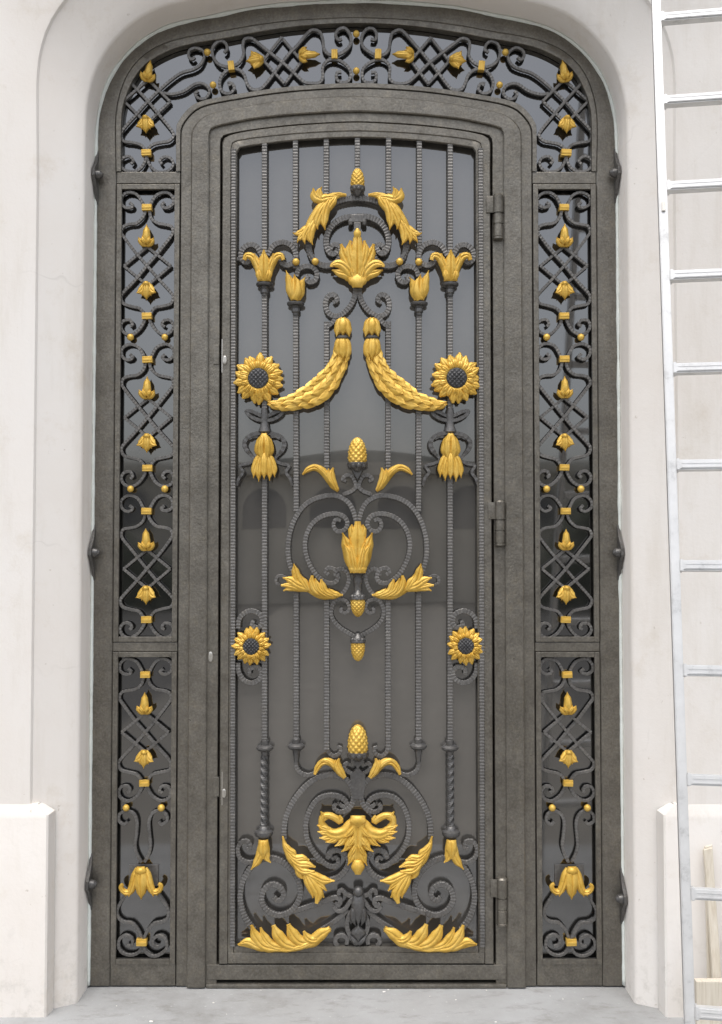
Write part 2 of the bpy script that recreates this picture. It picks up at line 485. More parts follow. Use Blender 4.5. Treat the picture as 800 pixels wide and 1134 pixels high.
# outer post and arch band
bead = [(0, .07), (0, .003), (.06, 0), (.94, 0), (1, .003), (1, .05)]
band(bm, foot(Oc, zb), foot(I1, zb), bead, 400)
# inner stile flat band, then the raised casing, then the stop the leaf closes on
band(bm, foot(M2, zb), foot(M3, zb), [(0, .05), (0, .004), (.08, .001), (1, .001)], 400)
band(bm, foot(M3, zb), foot(J1, zb), [(0, .006), (0, -.012), (.07, -.016), (.93, -.016), (1, -.013), (1, .03)], 400)
band(bm, foot(J1, zb), foot(J2, zb), [(0, .002), (0, -.003), (.95, -.003), (1, 0), (1, .05)], 400)
surr_frame = link('frame', bm, IRON, surround, True, 30)
# rails of the side lights
ztop_rail0, ztop_rail1 = Z(190), Z(203.5)
for sx in (0, 1):
    for va, vb in ((190.2, 203.2), (711.5, 721.5), (1068, 1200)):
        bm = bmesh.new()
        x0, x1 = XP0 + .002, XP1 - .002
        if sx: x0, x1 = -x1, -x0
        box(bm, x0, x1, .0007, .05, max(Z(vb), .006), Z(va), .0025)
        link('rail', bm, IRON, surround)
# threshold strip and bottom member
bm = bmesh.new()
box(bm, XJ1 + .004, -XJ1 - .004, -.006, .05, Z(1084.5), Z(1067.8), .0025)
link('bottom_rail', bm, IRON, surround)
bm = bmesh.new()
box(bm, XJ1 + .004, -XJ1 - .004, -.014, .05, .0015, Z(1088.5), .004)
link('threshold', bm, IRON, surround)

# ---- gold prototypes for the grilles (origin at centre, y = 0 at bar front)
def bud_bm():
    bm = bmesh.new(); s = S * .88
    q = lambda pts: [(x * s, -z * s) for x, z in pts]
    lobe(bm, q([(0, 11), (0, 4), (0, -4), (0, -14)]), [4.2 * s, 5.2 * s, 4.2 * s, .3 * s], .016, -.008, .16)
    for k in (-1, 1):
        lobe(bm, q([(0, 11), (k * 3.6, 10.6), (k * 7, 8), (k * 9.8, 3)]), [3.2 * s, 3.8 * s, 3.2 * s, .4 * s], .010, -.004, .35, lift=.008)
        lobe(bm, q([(k * .6, 11), (k * 3.6, 6.5), (k * 5, 2)]), [2.6 * s, 3.0 * s, .3 * s], .010, -.013, .2, lift=.003)
    return bm
def flower_bm():
    bm = bmesh.new(); s = S * .9
    q = lambda pts: [(x * s, -z * s) for x, z in pts]
    lobe(bm, q([(0, -9), (0, -4), (0, 3), (0, 12)]), [3.4 * s, 4.6 * s, 4.6 * s, .3 * s], .015, -.010, .25)
    for k in (-1, 1):
        lobe(bm, q([(k * 1, -9), (k * 3.6, -4), (k * 7, .8), (k * 12, 3.4)]), [3.2 * s, 4.6 * s, 4.6 * s, .4 * s], .011, -.004, .35, lift=.010)
        lobe(bm, q([(k * 1.5, -6), (k * 4, 1), (k * 5.5, 7)]), [3 * s, 3.6 * s, .4 * s], .010, -.007, .25, lift=.002)
    lobe(bm, q([(0, -11), (0, -7.5), (0, -4)]), [2.6 * s, 4.4 * s, 2.5 * s], .014, -.013, 0)
    return bm
def collar_bm():
    bm = bmesh.new(); s = S
    for z in (-2.3, 0, 2.3):
        box(bm, -5.5 * s, 5.5 * s, -.006 - (.002 if z == 0 else 0), .018, (z - 1.25) * s, (z + 1.25) * s, .0016)
    return bm
def bell_bm():
    bm = bmesh.new(); s = S
    q = lambda pts: [(x * s, -z * s) for x, z in pts]
    lobe(bm, q([(0, -15), (0, -7), (0, 3), (0, 11), (0, 18)]), [6 * s, 8 * s, 7.6 * s, 5.4 * s, .4 * s], .024, -.012, .14, 2)
    for k in (-1, 1):
        lobe(bm, q([(k * 3, -14), (k * 6.5, -7), (k * 8.6, 1), (k * 11.5, 9), (k * 13.5, 15)]), [4 * s, 4.6 * s, 4.6 * s, 4.0 * s, .4 * s], .016, -.008, .3, lift=.006)
        lobe(bm, q([(k * 8, 3), (k * 12, 9.5), (k * 17, 10.5), (k * 21, 7.2), (k * 21.6, 3), (k * 19.2, .8)]), [2.6 * s, 3.8 * s, 3.4 * s, 3 * s, 2.6 * s, 1.6 * s], .014, -.006, .3, lift=.014)
        lobe(bm, q([(k * 11, 8), (k * 15.5, 12.5), (k * 17.5, 14.5)]), [2.6 * s, 3.0 * s, .4 * s], .010, -.005, .25, lift=.006)
    lobe(bm, q([(0, -17.5), (0, -13), (0, -8)]), [4.6 * s, 6.4 * s, 3 * s], .016, -.018, 0)
    return bm
protos = {}
VAR = random.Random(5)
def gold_inst(kind, parent, u, v, rot=0.0, y=0.0, flip=False):
    x, z = W(u, v); rot += VAR.uniform(-.055, .055); sc = VAR.uniform(.95, 1.04)
    if kind not in protos:
        bmx = {'bud': bud_bm, 'hanging_flower': flower_bm, 'collar': collar_bm, 'bellflower': bell_bm, 'ball': lambda: ball_bm(3.9 * S)}[kind]()
        o = link(kind, bmx, GOLD, parent, kind != 'collar'); protos[kind] = o
        if kind in ('bud', 'hanging_flower', 'bellflower'): o.data.set_sharp_from_angle(angle=R(55))
        o.location = (x, y, z); o.rotation_euler = (0, rot, 0)
        return o
    return copy_part(protos[kind], parent, (x, y, z), rot, sc, flip)

BW, BD = 3.4 * S, .013
GY = .004                   # front of the grille bars
def scroll(parent, pts, y=GY, w=BW, d=BD, rib=.0125, amp=.10, taper=(1, 1), mat=BAR, name='scroll', smooth=True, curve_y=None):
    pts = [(u + VAR.uniform(-.38, .38), v + VAR.uniform(-.38, .38)) for u, v in pts]
    bm = bmesh.new(); sweep(bm, PX(pts), w * VAR.uniform(.95, 1.06), d, y + jit(), rib, amp, smooth, taper)
    return link(name, bm, mat, parent)

# one repeat of the side-light scrollwork: two mirrored bars that cross, plus a square set on its corner
def unit_pts(uc, v0, k):
    """uc centre column, v0 top collar, k = -1 left bar at the top, scale 120.6 between collars"""
    P = [(6.5, -5.5), (18, 0), (20.3, -5), (13, -8.5)]
    top = [(-19.5, -6.2), (-16.2, -3.0), (-18.5, -.6), (-23.5, -.3), (-28.6, -4.5), (-28.6, -11.5), (-23.5, -16.3), (-16.5, -17.0), (-10, -13.5), (-5.2, -6.0), (-3.2, 0)]
    mid = [(-2.4, 5), (-5.2, 11.5), (-11.5, 16.8), (-20, 18.4), (-26.6, 20.6), (-28.8, 26.5), (-26, 32)]
    diag = [(-13.5, 48), (0, 64), (13.5, 80)]
    low = [(26, 93.5), (29.3, 99.5), (26.5, 106.2), (17, 109), (9, 111), (4, 117), (2.6, 122)]
    end = [(4, 128), (9.5, 136), (18, 140.6), (26, 138.2), (29.4, 131.5), (26, 125.2), (19.5, 124.6), (16.6, 129.2), (19.4, 131.6)]
    return top, mid, diag, low, end
def add_unit(parent, uc, v0, shrink=1.0, drift=0.0):
    top, mid, diag, low, end = unit_pts(0, 0, 1)
    path = top + mid + diag + low + end
    for k in (1, -1):
        scroll(parent, [(uc + k * x * shrink + drift * y, v0 + y) for x, y in path])
    sq = [(0, 43), (26.2, 64.2), (0.3, 86), (-26, 64.2), (0, 43)]
    bm = bmesh.new()
    for a, b in zip(sq[:-1], sq[1:]):
        sweep(bm, PX([(uc + a[0] * shrink + drift * a[1], v0 + a[1]), (uc + b[0] * shrink + drift * b[1], v0 + b[1])]), BW * .95, BD, GY + jit(), .0125, .1, False)
    link('lattice_square', bm, BAR, parent)
    gold_inst('collar', parent, uc, v0, 0, GY)
    gold_inst('collar', parent, uc + drift * 120, v0 + 120.3, 0, GY)
    gold_inst('bud', parent, uc + drift * 33, v0 + 31.5, 0, GY)
    gold_inst('hanging_flower', parent, uc + drift * 92, v0 + 92.5, 0, GY)

def border_box(bm, x0, x1, z0, z1, w=.0195, y0=-.0035, y1=.012):
    box(bm, x0, x0 + w, y0, y1, z0, z1, .002)
    box(bm, x1 - w, x1, y0, y1, z0, z1, .002)
    box(bm, x0 + w, x1 - w, y0 + .0004, y1, z1 - w, z1, .002)
    box(bm, x0 + w, x1 - w, y0 + .0004, y1, z0, z0 + w, .002)
def glass_box(parent, x0, x1, z0, z1, y):
    bm = bmesh.new(); box(bm, x0, x1, y, y + .008, z0, z1)
    return link('glass_pane', bm, GLASS, parent)
def balls(parent, *uv):
    for u, v in uv: gold_inst('ball', parent, u, v, 0, GY + .001)

for side in (0, 1):
    ucs = [(162.6, 229.4), (163.2, 398), (162.2, 566)] if side == 0 else [(625.2, 229.3), (625.5, 397.3), (627, 566)]
    bm = bmesh.new()
    x0, x1 = XP0 + .003, XP1 - .003
    if side: x0, x1 = -x1, -x0
    border_box(bm, x0, x1, Z(710.8), Z(204.2))
    panel = link('tall_side_panel', bm, IRON, surround)
    glass_box(panel, x0 + .006, x1 - .006, Z(707), Z(208), .0335)
    for uc, v0 in ucs: add_unit(panel, uc, v0, 1.0, 0)
    for vb in (373.2, 541.4):
        uc = 163.4 if side == 0 else 624.9
        balls(panel, (uc - 19, vb), (uc + 19, vb))
    # lower panel
    bm = bmesh.new(); border_box(bm, x0, x1, Z(1068), Z(722))
    low = link('low_side_panel', bm, IRON, surround)
    glass_box(low, x0 + .006, x1 - .006, Z(1064), Z(726), .0335)
    uc = 160.8 if side == 0 else 628.6; dr = -.009 if side == 0 else .009
    add_unit(low, uc, 747.3, 1.0, dr)
    c = 159 if side == 0 else 631.5
    balls(low, (c - 19.5, 895), (c + 19.5, 895))
    c = 157.6 if side == 0 else 632.4
    for k in (1, -1):
        m_ = lambda pts: [(c + k * (u - 157.6), v) for u, v in pts]
        scroll(low, m_([(140, 911), (136.5, 914), (131, 910), (132, 903), (139, 899), (147, 902), (151, 911), (150.5, 925), (149, 937), (151, 947), (156, 956)]))
        scroll(low, m_([(144, 986), (137, 995), (129.5, 1008), (130, 1017), (136, 1022), (145, 1023.5), (152, 1031), (156, 1040), (157, 1046), (153, 1056), (145, 1059.5), (136, 1057), (130.5, 1050), (132, 1041), (139, 1037), (146, 1041), (145, 1048), (140, 1049)]))
    x0b, z1b = W(c - 16.5, 960); x1b, z0b = W(c + 16.5, 984)
    bm = bmesh.new(); box(bm, x0b, x1b, .027, .0345, z0b, z1b, .0015)
    link('backing_plate', bm, BAR, low)
    gold_inst('bellflower', low, c - (.6 if side == 0 else -.4), 976.5, 0, GY)
    gold_inst('collar', low, c - (.8 if side == 0 else -.8), 1044, 0, GY)

# transom
bm = bmesh.new()
zt_in = Z(190)
band(bm, foot(I1, Z(190)), foot(I2, Z(190)), [(.04, .03), (.04, -.002), (.12, -.0035), (.94, -.0035), (1, -.001), (1, .03)], 300)
band(bm, foot(M1, Z(190)), foot(M2, Z(190)), [(0, .03), (0, -.001), (.06, -.0035), (.88, -.0035), (.96, -.002), (.96, .03)], 300)
transom = link('arched_transom_panel', bm, IRON, surround, True, 30)
bm = bmesh.new()
A = resample(offset(foot(I2, Z(195)), .014), 200); B = resample(offset(foot(M1, Z(195)), -.014), 200)
skin(bm, [row3(A, .0335), row3(B, .0335)])
bmesh.ops.recalc_face_normals(bm, faces=bm.faces)
ext = bmesh.ops.extrude_face_region(bm, geom=list(bm.faces))
for v in ext['geom']:
    if isinstance(v, bmesh.types.BMVert): v.co.y += .008
link('glass_pane', bm, GLASS, transom)
C = 394.8
def both(fn, pts, **k):
    fn(transom, pts, **k); fn(transom, mir(pts, C), **k)
TR = [
 [(145, 180.5), (147.5, 176.5), (141.5, 172), (134.5, 175), (133, 182), (139, 188), (149, 189), (157, 184), (161.5, 175), (161.5, 168), (164.5, 163), (170, 158.5), (179, 156.8), (187, 155), (192, 149.5), (189, 142), (175, 125), (162, 110), (150, 96.5), (141, 87.5)],
 [(179, 180.5), (176.5, 176.5), (182.5, 172), (189.5, 175), (191, 182), (185, 188), (175, 189), (167, 184), (162.5, 175), (162.5, 168), (159.5, 163), (154, 158.5), (145, 156.8), (137, 155), (133, 149.5), (136, 142), (150, 126), (162, 112), (175, 99), (188, 88), (200, 79.5), (214, 75), (222, 70), (226.5, 61), (224, 55), (217, 51.5), (210, 54), (208.5, 60), (212, 64.5), (216, 62)],
 [(181, 101.5), (190, 103), (203, 99.5), (216, 91.5), (225, 91.5), (231, 97), (231, 103.5), (226, 107.5), (219.5, 107), (216, 102), (219, 99)],
 [(248, 57), (251.5, 54), (250.5, 48), (245, 44.5), (238.5, 47.5), (235, 55), (237, 64), (243, 70.5), (252, 73.2), (260, 71), (266, 67), (270, 59.5), (268.7, 49), (271, 42.5), (278, 41.5), (285, 46), (296, 55), (314, 69), (327, 81), (337, 89.5), (346, 91.5), (354, 90), (358, 84), (357.6, 74), (362, 67), (369, 64.5), (378, 67), (386, 74), (388.5, 82), (385, 89), (377, 90), (372.5, 85), (374, 79.5), (378.5, 79)],
 [(255, 94), (253, 90.5), (257.5, 92.5), (259, 97.5), (253.5, 102.5), (246.5, 100.5), (243, 93), (244.5, 84.5), (250, 77.5), (257, 74.8), (265, 76.5), (271, 82.5), (273.5, 91), (279, 97.6), (288, 97.4), (295, 91), (303, 80.5), (320, 58.5), (329, 49), (341, 35), (348, 31.7), (354.5, 35), (357.5, 43), (358.5, 53), (364, 59), (372, 60), (381, 56), (388, 48.5), (388.5, 38.5), (383, 30.5), (376, 30.5), (372, 36.5), (374.5, 42.5), (379, 41.5)],
]
for p in TR: both(scroll, p)
for sq in ([(164, 87), (188, 111), (162, 135.5), (137, 110.5), (164, 87)], [(312, 40), (334, 66), (315, 91.5), (291.5, 66), (312, 40)]):
    for mm in (0, 1):
        q = mir(sq, C) if mm else sq
        bm = bmesh.new()
        for a, b in zip(q[:-1], q[1:]): sweep(bm, PX([a, b]), BW * .95, BD, GY + jit(), .0125, .1, False)
        link('lattice_square', bm, BAR, transom)
for mm in (0, 1):
    f = (lambda u: 2 * C - u) if mm else (lambda u: u)
    sg = -1 if mm else 1
    gold_inst('collar', transom, f(162), 168.7, 0, GY)
    gold_inst('hanging_flower', transom, f(161.8), 138, 0, GY)
    gold_inst('bud', transom, f(165), 79, sg * R(12), GY)
    gold_inst('ball', transom, f(229.6), 57.4, 0, GY); gold_inst('ball', transom, f(236), 93.6, 0, GY)
    gold_inst('collar', transom, f(256), 72.5, R(90) - sg * R(5), GY)
    gold_inst('collar', transom, f(370.6), 59.6, R(90), GY)
    gold_inst('hanging_flower', transom, f(283), 67, sg * R(80), GY)
    gold_inst('bud', transom, f(343), 61, sg * R(86), GY)
gold_inst('ball', transom, 394.8, 37, 0, GY); gold_inst('ball', transom, 394.8, 78, 0, GY)

# anchor plates on the jambs
for sx, vs_ in ((-1, (197, 612, 976)), (1, (195, 612, 992))):
    for v in vs_:
        zc = Z(v)
        x = sx * (abs(XO) + .004)
        bm = bmesh.new()
        out = [(-.002, .105), (-.020, .060), (-.036, .040), (-.060, .016), (-.064, -.010), (-.038, -.032), (-.022, -.060), (-.002, -.105), (.0, -.03), (.0, .03)]
        A = [(x - sx * .012, y, zc + z) for y, z in out]; B = [(x - sx * .001, y * 1.0, zc + z) for y, z in out]
        skin(bm, [A, B], closed=True, cap=True)
        lathe(bm, 0, 0, 0, [(.001, -.034), (.009, -.032), (.016, -.022), (.018, -.010), (.018, .004), (.012, .008)], 16)
        bm.verts.ensure_lookup_table()
        for vv in list(bm.verts)[20:]:
            c0 = vv.co.copy(); vv.co = (x - sx * .008 + sx * .9 * c0.z, -.034 + c0.y, zc + c0.x)
        link('anchor_plate', bm, DARK, surround, True, 25)

# ------------------------------------------------------------------ the door leaf
door = empty('door', (0, 0, 0))
tag(door, 'tall dark iron and glass door with gilded sunflowers, garlands and scrolls', 'door', kind='thing')
LC = 395.0
L0_PTS = [(245.4, 190), (245.2, 160), (245.6, 155), (248, 152.6), (256, 149.6), (280, 145), (320, 140.4), (360, 137.6), (394.8, 136.4)]
L1_PTS = [(255.5, 190), (255.5, 165), (255.5, 159), (258, 157.4), (266, 156.2), (280, 153.8), (320, 149.6), (360, 147), (394.8, 146)]
L2_PTS = [(262, 190), (262, 172), (262, 165.5), (264, 164), (270, 163), (282, 161), (320, 156.4), (360, 153.6), (394.8, 152.5)]
L0 = pin(arch(L0_PTS, 0, .02), X(244.9)); L1 = pin(arch(L1_PTS, 0, .02), X(254.7)); L2 = pin(arch(L2_PTS, 0, .02), X(261.2))
zl0 = Z(1066); zl1 = Z(1054); zl2 = Z(1047.5)
bm = bmesh.new()
band(bm, foot(L0, zl0), foot(L1, zl0), [(0, .05), (0, -.006), (.1, -.010), (.93, -.010), (1, -.007), (1, .004)], 320)
band(bm, foot(L1, zl1), foot(L2, zl1), [(0, .002), (0, -.006), (.06, -.007), (.9, -.007), (1, -.004), (1, .008)], 320)
box(bm, L1[0].x + .001, -L1[0].x - .001, -.0095, .05, zl0, zl1, .0025)
box(bm, L2[0].x + .001, -L2[0].x - .001, -.0066, .034, zl1 - .001, zl2, .002)
leaf_frame = link('leaf_frame', bm, IRON, door, True, 30)
bm = bmesh.new()
gc = resample(offset(foot(L2, Z(1052)), .020), 160)
fverts = [bm.verts.new((p.x, .036, p.y)) for p in gc]
f = bm.faces.new(fverts)
ext = bmesh.ops.extrude_face_region(bm, geom=[f])
for v in ext['geom']:
    if isinstance(v, bmesh.types.BMVert): v.co.y += .008
link('glass_pane', bm, FILM, door)

DW, DD, DY = 6.2 * S, .018, -.006
def vbar(u0, va, vb, w=DW, name='vertical_bar', u1=None, rib=.0118, amp=.10, y=DY):
    bm = bmesh.new(); sweep(bm, PX([(u0, va), (u1 if u1 else u0, vb)]), w, DD, y + jit(), rib, amp, False)
    return link(name, bm, BAR, door)
def dscroll(pts, w=5.6 * S, d=.016, rib=.0118, amp=.10, y=DY, taper=(.9, .75), name='scroll', mirror=True, mat=BAR, c=396.0):
    for mm in ((0, 1) if mirror else (0,)):
        bm = bmesh.new(); sweep(bm, PX(mir(pts, c) if mm else pts), w, d, y + jit(), rib, amp, True, taper)
        link(name, bm, mat, door)
for mm in (0, 1):
    f = (lambda u: 2 * 396 - u) if mm else (lambda u: u)
    vbar(f(259.2 + (mm * .8)), 166, 1047, 5.6 * S, 'edge_bar', f(258.0), y=-.019)
    vbar(f(293.2), 157, 283); vbar(f(293.2), 322, 824)
    vbar(f(327.4), 153, 297); vbar(f(327.6), 343, 566, u1=f(328.2)); vbar(f(328.2), 640, 822)
    vbar(f(361.5), 150, 222); vbar(f(361.8), 356, 526, u1=f(362)); vbar(f(362), 655, 830)
vbar(396, 150, 190)

def obj_gold(name, lobes, mirror=True, c=396.0, parent=None, y=-.012, extra=None):
    """a gilded casting made of several modelled leaves; lobes = (spine, half widths in measured units, height mm, y offset mm, options)"""
    out = []
    for mm in ((0, 1) if mirror else (0,)):
        bm = bmesh.new()
        for L in lobes:
            sp, wd, h, dy = L[:4]; kw = L[4] if len(L) > 4 else {}
            kw = dict(kw); kw.setdefault('rise', .4)
            if 'lift' in kw: kw['lift'] /= 1000
            lobe(bm, PX(mir(sp, c) if mm else sp), [w * S for w in wd], h / 1000, y - dy / 1000, **kw)
        o = link(name, bm, GOLD, parent or door, True, 55); out.append(o)
    return out
def sym(lobes, c=396.0):
    return lobes + [(mir(L[0], c),) + tuple(L[1:]) for L in lobes]
ACAN = dict(groove=.3, ser=.22, nser=5)

# crest -------------------------------------------------------------
dscroll([(397, 219), (380, 221), (365, 227.5), (352, 240), (344.5, 255), (341.5, 269), (345, 284), (354, 292.5), (365, 294), (374, 289), (378.5, 280), (376, 272.5), (369.5, 271), (366, 275.5)], 7 * S, .020)
dscroll([(397, 239.5), (382, 241), (370, 247.5), (363, 258), (361.5, 269.5), (365, 279), (371, 280.5), (374.5, 275)], 7 * S, .020)
dscroll([(343, 279), (349, 290)], 3.4 * S, .010, 0)
bm = bmesh.new()
for a, b, wd in ((238, 247, 14.5), (247, 258, 8)):
    x0, z1 = W(396 - wd / 2, a); x1, z0 = W(396 + wd / 2, b); box(bm, x0, x1, -.010, .012, z0, z1, .003)
for k in (-1, 1):
    x, z = W(396 + k * 7.6, 246); lathe(bm, x, -.002, z, [(.0, -.014), (.008, -.012), (.010, 0), (.008, .012), (0, .014)], 12)
link('crest_bracket', bm, BAR, door)

def cone(u, v0, v1, r, up=True, name='pine_cone'):
    """gilded pine cone between rows v0 (tip) and v1 (base); carries a dark calyx"""
    x, zt_ = W(u, v0); _, zb_ = W(u, v1); H = zt_ - zb_
    bm = bmesh.new(); prof = []
    N = 44
    for i in range(N + 1):
        t = i / N
        tt = t if up else 1 - t
        rr = r * S * (1.0 - .10 * (1 - min(1, tt * 6)) ) * (1 - max(0, (tt - .12) / .88) ** 2.7) ** .56 if tt < 1 else .0
        prof.append((max(rr, .0012), zb_ + H * t))
    k = 9
    def fn(a, z):
        q = (z - zb_) / abs(H) * 4.6 * math.pi
        return 1 + .085 * (abs(math.sin(a * k / 2 + q)) * abs(math.sin(a * k / 2 - q)) * 2 - .8)
    lathe(bm, x, -.012, 0, prof, 72, .85, fn)
    o = link(name, bm, GOLD, door, True, 60)
    bm = bmesh.new()
    s = 1 if up else -1
    zz = zb_ if up else zt_
    lathe(bm, x, -.012, zz, [(r * 1.12 * S, s * .003), (r * 1.16 * S, -s * .004), (r * .86 * S, -s * .014), (r * .42 * S, -s * .026), (r * .3 * S, -s * .032)], 20, .9)
    for i in range(9):
        a = i / 9 * 2 * math.pi
        new = bmesh.ops.create_uvsphere(bm, u_segments=8, v_segments=6, radius=r * .34 * S)['verts']
        for vtx in new:
            vtx.co += Vector((x + math.cos(a) * r * S * .82, -.012 + math.sin(a) * r * S * .75, zz - s * .008))
    link('calyx', bm, DARK, o, True, 60)
    return o
cone(396.2, 187.5, 209, 7.4)
# crest acanthus sprays
obj_gold('acanthus_spray', [
 ([(384, 217.5), (374, 217.5), (366, 220), (358, 227)], [1.5, 3, 4, 2.5], 10, 4),
 ([(376, 219), (364, 221), (356, 223), (349, 219), (347.5, 211)], [2, 4.6, 6.4, 6, 1.0], 12, 5, dict(groove=.3, ser=.15, nser=3, lift=8)),
 ([(364, 223), (356, 222), (354, 215), (357, 209.5)], [2, 4, 4, .5], 10, 8, dict(lift=6)),
 ([(372, 219.5), (368, 227), (363, 234), (361, 238)], [2.5, 4.4, 4, .6], 11, 8, dict(lift=4)),
 ([(366, 222), (361, 235), (359, 247), (360.5, 257)], [3, 5.2, 5, .6], 13, 10, dict(lift=6)),
 ([(364, 222), (354, 236), (346, 250), (341, 263)], [4, 6.6, 6.6, 5.5], 15, 6, dict(veins=2, groove=.25)),
 ([(361, 228), (355, 240), (351.5, 250), (352.5, 256.5)], [3, 5, 4.6, .6], 12, 12, dict(lift=5)),
 ([(350, 245), (345, 257), (344, 266), (347, 273.5)], [4, 5, 4.6, .5], 11, 10, dict(lift=6)),
 ([(348, 247), (340, 260), (337.5, 267), (338.5, 272.5)], [4, 4.6, 4, .5], 11, 9, dict(lift=8)),
 ([(346, 250), (337, 261), (331, 268), (330, 271)], [4, 4.6, 3.5, .5], 10, 7, dict(lift=8)),
 ([(345, 252), (334, 259), (328, 261), (325, 260)], [4, 4.6, 3.2, .5], 9, 5, dict(lift=8)),
])
# big palmette
obj_gold('palmette', sym([
 ([(393, 314), (385, 306), (376, 303.5), (368, 300.5)], [4, 6, 5, 1], 11, 3, dict(ser=.12, nser=4, groove=.35, lift=6)),
 ([(394, 312), (384, 299), (376, 294), (368.5, 295.5), (367.5, 298)], [4.4, 7, 6.6, 4.6, 1.8], 13, 6, dict(ser=.1, nser=3, groove=.35, lift=12)),
 ([(394, 310), (388, 296), (382, 285), (378, 272.5)], [4, 7.2, 6.6, 1.8], 15, 5, dict(ser=.16, nser=4, groove=.35, veins=1, lift=8)),
 ([(394, 306), (389, 290), (387, 278), (388.5, 269)], [4, 5.8, 5.0, 1.6], 14, 10, dict(ser=.12, nser=3, lift=6)),
 ([(395, 316), (389, 312), (385.5, 308.5)], [3.5, 4.5, .8], 10, 8, dict(lift=5)),
 ([(394.6, 316), (390.5, 302), (390.5, 292)], [2.6, 3.2, .6], 11, 14),
]) + [
 ([(396, 318), (396, 300), (396, 280), (396, 266), (396, 256.5)], [5.5, 8.2, 8.6, 6.4, 1.2], 19, 10, dict(ser=.16, nser=6, groove=.32, veins=2, lift=8, n=36)),
 ([(396, 266), (396, 261), (396, 256)], [3.5, 4.2, 1.6], 9, 22, dict(groove=0)),
 ([(396, 320.5), (396, 314), (396, 306)], [5.5, 9, 6], 14, 16, dict(groove=.12)),
], mirror=False)

# capitals on the outer bars ----------------------------------------
dscroll([(290, 283), (284, 273), (276, 271.2), (269, 276), (266.8, 283), (270, 289.5), (276, 289.5), (277.5, 284.5)], 6.4 * S, .018)
dscroll([(262, 287), (267, 285)], 4 * S, .012, 0)
dscroll([(296.5, 283), (303, 272.5), (313, 268.5), (323, 272.5), (328, 282), (325.5, 290.5), (318.5, 294), (311.5, 290.5), (312, 284), (316, 283)], 6.4 * S, .018)
dscroll([(328.5, 306), (331, 298.5), (339, 295), (347, 296.6), (351.2, 303), (349, 310.5), (342.5, 312.5), (339, 308), (342.5, 305)], 6 * S, .017)
for mm in (0, 1):
    for u, v in ((328.2, 291), (349.4, 290.6)):
        b_ = ball_bm(4.1 * S); o = link('ball', b_, GOLD, door, True); x, z = W(2 * 396 - u if mm else u, v); o.location = (x, -.012, z)
obj_gold('capital', [
 ([(293, 312), (288, 299), (281, 287), (274, 285), (271.5, 290)], [4.5, 5.4, 5, 4.2, 2.2], 14, 4, dict(groove=.3, veins=1, lift=10)),
 ([(293.5, 312), (298.5, 299), (305.5, 287), (312, 285), (314.5, 290)], [4.5, 5.4, 5, 4.2, 2.2], 14, 4, dict(groove=.3, veins=1, lift=10)),
 ([(290, 312), (288, 300), (284, 290), (283, 283)], [3.5, 5, 4, .8], 12, 8, dict(lift=8)),
 ([(296.5, 312), (298.5, 300), (302.5, 290), (303.5, 283)], [3.5, 5, 4, .8], 12, 8, dict(lift=8)),
 ([(293.2, 313), (293.2, 300), (293.2, 288), (293.2, 279.5)], [7.6, 8.2, 6, 1.2], 18, 10, dict(groove=.25, veins=2, lift=8)),
 ([(289.5, 312), (288, 306), (287.5, 300)], [3, 4, .8], 10, 18), ([(297, 312), (298.5, 306), (299, 300)], [3, 4, .8], 10, 18),
])
def turned(u, prof, mat=DARK, name='collar', sy=1.0, y=.003):
    for mm in (0, 1):
        x, _ = W(2 * 396 - u if mm else u, 600)
        bm = bmesh.new(); lathe(bm, W(2 * 396 - u if mm else u, prof[0][1])[0], y, 0, [(r * S, W(396, v)[1]) for r, v in prof], 24, sy)
        link(name, bm, mat, door, True, 40)
turned(293.2, [(3.4, 328), (3.6, 325.5), (4.8, 324.6), (4.9, 320.6), (4.2, 319.6), (4.6, 317.6), (8.8, 316.8), (9.6, 315.6), (9.4, 313.8), (8, 313.2), (4, 312.8)])
turned(327.6, [(3.2, 349), (3.4, 346.6), (4.6, 345.6), (4.8, 341.8), (4.2, 340.8), (4.6, 339), (9, 338.2), (9.8, 337), (9.6, 335.2), (8, 334.4), (4, 334)])
obj_gold('tulip', [
 ([(327.5, 333), (323, 322), (320.5, 311), (317.5, 301.5)], [4.5, 6, 4.2, .5], 15, 3, dict(lift=10, groove=.15)),
 ([(328.5, 333), (332.5, 324), (335, 315), (338.5, 309)], [4.5, 5.8, 4, .5], 15, 3, dict(lift=10, groove=.15)),
 ([(328, 334), (328.2, 325), (327.5, 314), (326.5, 305.5)], [5.5, 6.8, 5, .6], 18, 8, dict(groove=.4)),
 ([(327, 334), (330.5, 325), (330.6, 315), (328, 308.5)], [4, 4.6, 3.4, .4], 14, 16, dict(groove=.1)),
])

# scrolls under the palmette
dscroll([(394.5, 316), (392.5, 330), (385.5, 342), (374.5, 350), (364.5, 347), (360.6, 337.5), (363.5, 328.5), (370, 326.5), (373.6, 331.5), (369.5, 335)], 6.2 * S, .017)
dscroll([(381, 346), (372.5, 352), (366.5, 359), (362, 360.5), (360.8, 356)], 5.4 * S, .016)

